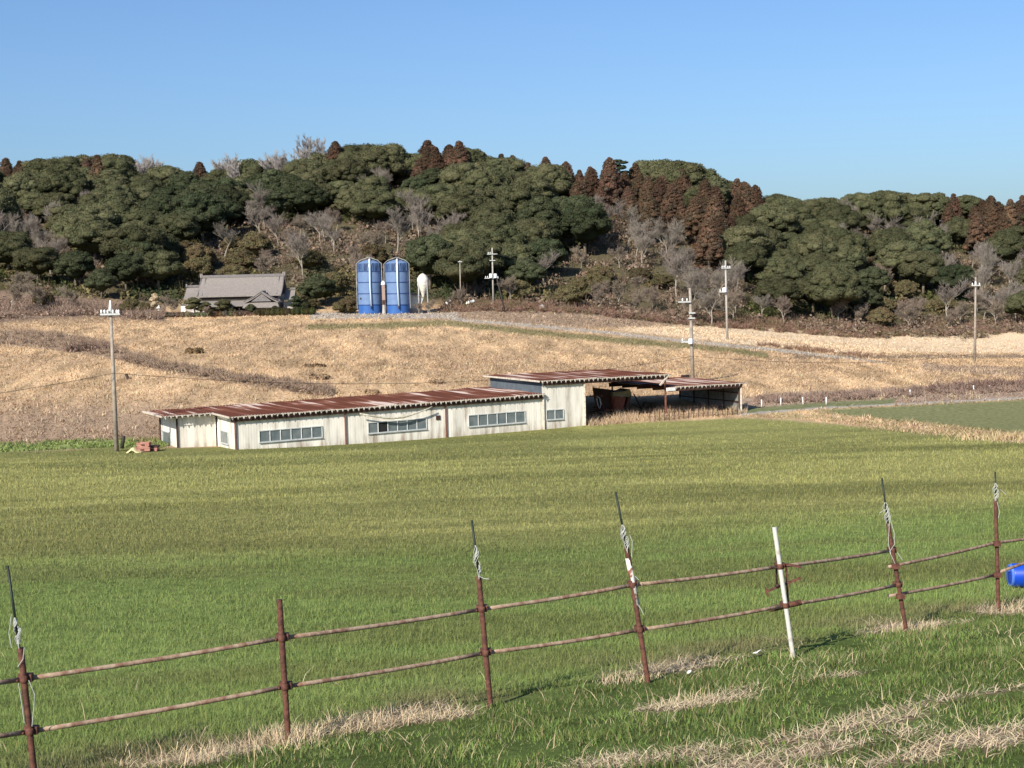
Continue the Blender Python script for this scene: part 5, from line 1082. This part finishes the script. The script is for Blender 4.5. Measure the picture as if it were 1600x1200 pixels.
m = MB(); m.bar(P(1196,925,Y5+.08), P(1251,903,Y5+.08), .03, .02); m.bar(P(1229,884,Y5+.08), P(1231,940,Y5+.08), .03, .02); m.bar(P(1196,918,Y5+.08), P(1200,932,Y5+.08), .03, .02); m.bar(P(1224,881,Y5+.07), P(1252,886,Y5+.07), .045, .02); m.build('bracket', M['rust'], PO[5])
m = MB(); m.tube([P(1203,952,Y5+.04), P(1252,941,Y5+.04)], .030, 10); m.build('sleeve', M['rust'], PO[5])
# twine tangles
def tangle(k, seed):
    rs = random.Random(seed); (bx_, by_), (tx_, ty_) = rods[k]; Yk = ZP[k]; m = MB(); y0_, y1_ = {1:(965,1012),3:(852,903),4:(820,862),6:(785,824),7:(755,784)}[k]
    ax = lambda yv_: tx_+(bx_-tx_)*(yv_-ty_)/(by_-ty_)
    for j in range(9 if k != 6 else 7):
        pts_ = []; n = 16; ph = rs.uniform(0,6.28); a0 = rs.uniform(2,6)*(11.5/Yk if False else 1)
        for i in range(n):
            t = i/(n-1); yv_ = y0_+(y1_-y0_)*t*rs.uniform(.92,1.04); amp = a0*math.sin(math.pi*min(1,t*1.05))**.7+.8; th_ = ph+t*9
            pts_.append(P(ax(yv_)+amp*math.sin(th_), yv_, Yk-.02+.02*math.cos(th_)))
        m.tube(pts_, .0028, 4)
    tails = {1:[[(38,1012),(36,1030),(28,1042)],[(29,1068),(34,1100),(38,1130)],[(45,1063),(54,1085),(53,1105),(50,1135)],[(18,960),(14,990),(18,1012)]],3:[[(748,900),(756,904),(764,905)]],4:[[(984,836),(988,846),(987,870)],[(992,900),(998,906)],[(996,944),(1002,952),(1006,961)]],6:[[(1388,800),(1397,832),(1398,850),(1390,862),(1396,875),(1399,882),(1391,888)],[(1385,790),(1390,815),(1388,850),(1392,865)],[(1383,796),(1374,802)],[(1402,863),(1410,875)]],7:[[(1563,765),(1569,770),(1572,773)],[(1558,784),(1562,800),(1560,810)]]}[k]
    m.build('twine', M['twine'], PO[k])
    for tl_ in tails: m = MB(); m.tube([P(a, b, Yk-.035) for a, b in tl_], .0032, 4); m.build('twine', M['twine'], PO[k])
for k in rods: tangle(k, k*7)
# blue drum on its side
c = P(1578, 888, 21.0); ax = Vector((.995, -.05, .0)).normalized(); base = Vector((c.x, c.y, gz(c.x, c.y))); dr = thing('drum', 'blue plastic drum lying on its side beyond the fence at the right edge', 'drum', base)
c.z = base.z+.17; m = MB(); m.lathe(c, [(.01,0),(.135,.0),(.15,.01),(.165,.04),(.165,.2),(.172,.215),(.165,.23),(.165,.42),(.172,.435),(.165,.45),(.165,.62),(.13,.66),(.01,.665)], 28, ax); m.build('shell', M['drum'], dr)
m = MB(); m.lathe(c, [(.125,-.002),(.15,-.012),(.16,.012),(.155,.03)], 28, ax); m.build('rim', M['drum_end'], dr); m = MB(); m.lathe(c+Vector((0,0,.08)), [(.03,.0),(.03,-.03),(.005,-.03)], 10, ax); m.build('bung', M['drum_end'], dr)
# scraps
for a, b, Yk, lab in ((1184,993,15.9,'small white plastic scrap on the grass left of the white fence post'),(1076,1028,14.6,'small white pebble on the grass right of the chipped white post')):
    p = on_ground(a, b, Yk); m = MB(); v, f = ICO1; m.add([p+Vector((q[0]*.028+(.02*q[2] if a > 1100 else 0), q[1]*.018, .05+q[2]*.018+.012*q[0])) for q in v], [tuple(int(i) for i in q) for q in f]); 
    if a > 1100: m.tube([p+Vector((-.02,0,.04)), p+Vector((-.055,0,.035))], [.01,.004], 5)
    o = m.build('scrap' if a > 1100 else 'pebble', M['pvc'], None, p); tag(o, lab, 'scrap' if a > 1100 else 'pebble')

# ------------------------------------------------------------------ one label for each tree
LM = [(0,'above the left edge'),(110,'left of the left pole'),(190,'left of the farmhouse'),(290,'above the farmhouse'),(460,'between farmhouse and silos'),(555,'above the blue silos'),(650,'above the feed bin'),(740,'behind the crossarm pole'),(800,'left of the white bundle'),(870,'right of the white bundle'),(960,'above the open shed'),(1045,'behind the shed pole'),(1110,'behind the concrete pole'),(1170,'right of the concrete pole'),(1260,'above the stubble field'),(1390,'left of the lone pole'),(1480,'behind the lone pole'),(1545,'right of the lone pole')]
KN = {'G':('olive domed tree','tree'),'D':('dark domed tree','tree'),'C':('reddish brown cedar','cedar tree'),'S':('yellowish bushy tree','tree'),'B':('tall bare tree','bare tree'),'P':('low bare tree','bare tree'),'K':('pale bare tree','bare tree'),'N':('thin flat pine','pine tree')}
BD = ['on the skyline','high up','midway up','low down','at hill foot']
ORD = 'first second third fourth fifth sixth seventh eighth ninth tenth eleventh twelfth thirteenth fourteenth'.split(); CARD = 'one two three four five six seven eight nine ten eleven twelve thirteen fourteen'.split()
cl = {}
for e, k in TREES:
    a, b = proj(np.array(e.location)+np.array([0,0,4*e.scale[2]])); a = float(a); b = float(b); lm = 0
    for i, (q, _) in enumerate(LM):
        if a >= q: lm = i
    Yk = e.location.y; bd = 0 if Yk > 343 else 1 if Yk > 320 else 2 if Yk > 297 else 3 if Yk > 268 else 4
    cl.setdefault((k, lm, bd), []).append((a, e))
for (k, lm, bd), lst in cl.items():
    lst.sort(key=lambda q: q[0]); n = len(lst)
    for i, (a, e) in enumerate(lst):
        tail = '' if n == 1 else f', {ORD[i]} of {CARD[n-1]} from left'
        e['label'] = f'{KN[k][0]} {BD[bd]} {LM[lm][1]}{tail}'; e['category'] = KN[k][1]; e['group'] = {'G':'olive green trees on the hill','D':'dark green trees on the hill','C':'cedars on the hill','S':'low bushy trees on the hill','B':'bare trees on the hill','P':'low bare trees at the hill','K':'pale bare trees on the ridge','N':'pines on the hill'}[k]
print('trees', len(TREES), 'objects', len(bpy.data.objects))
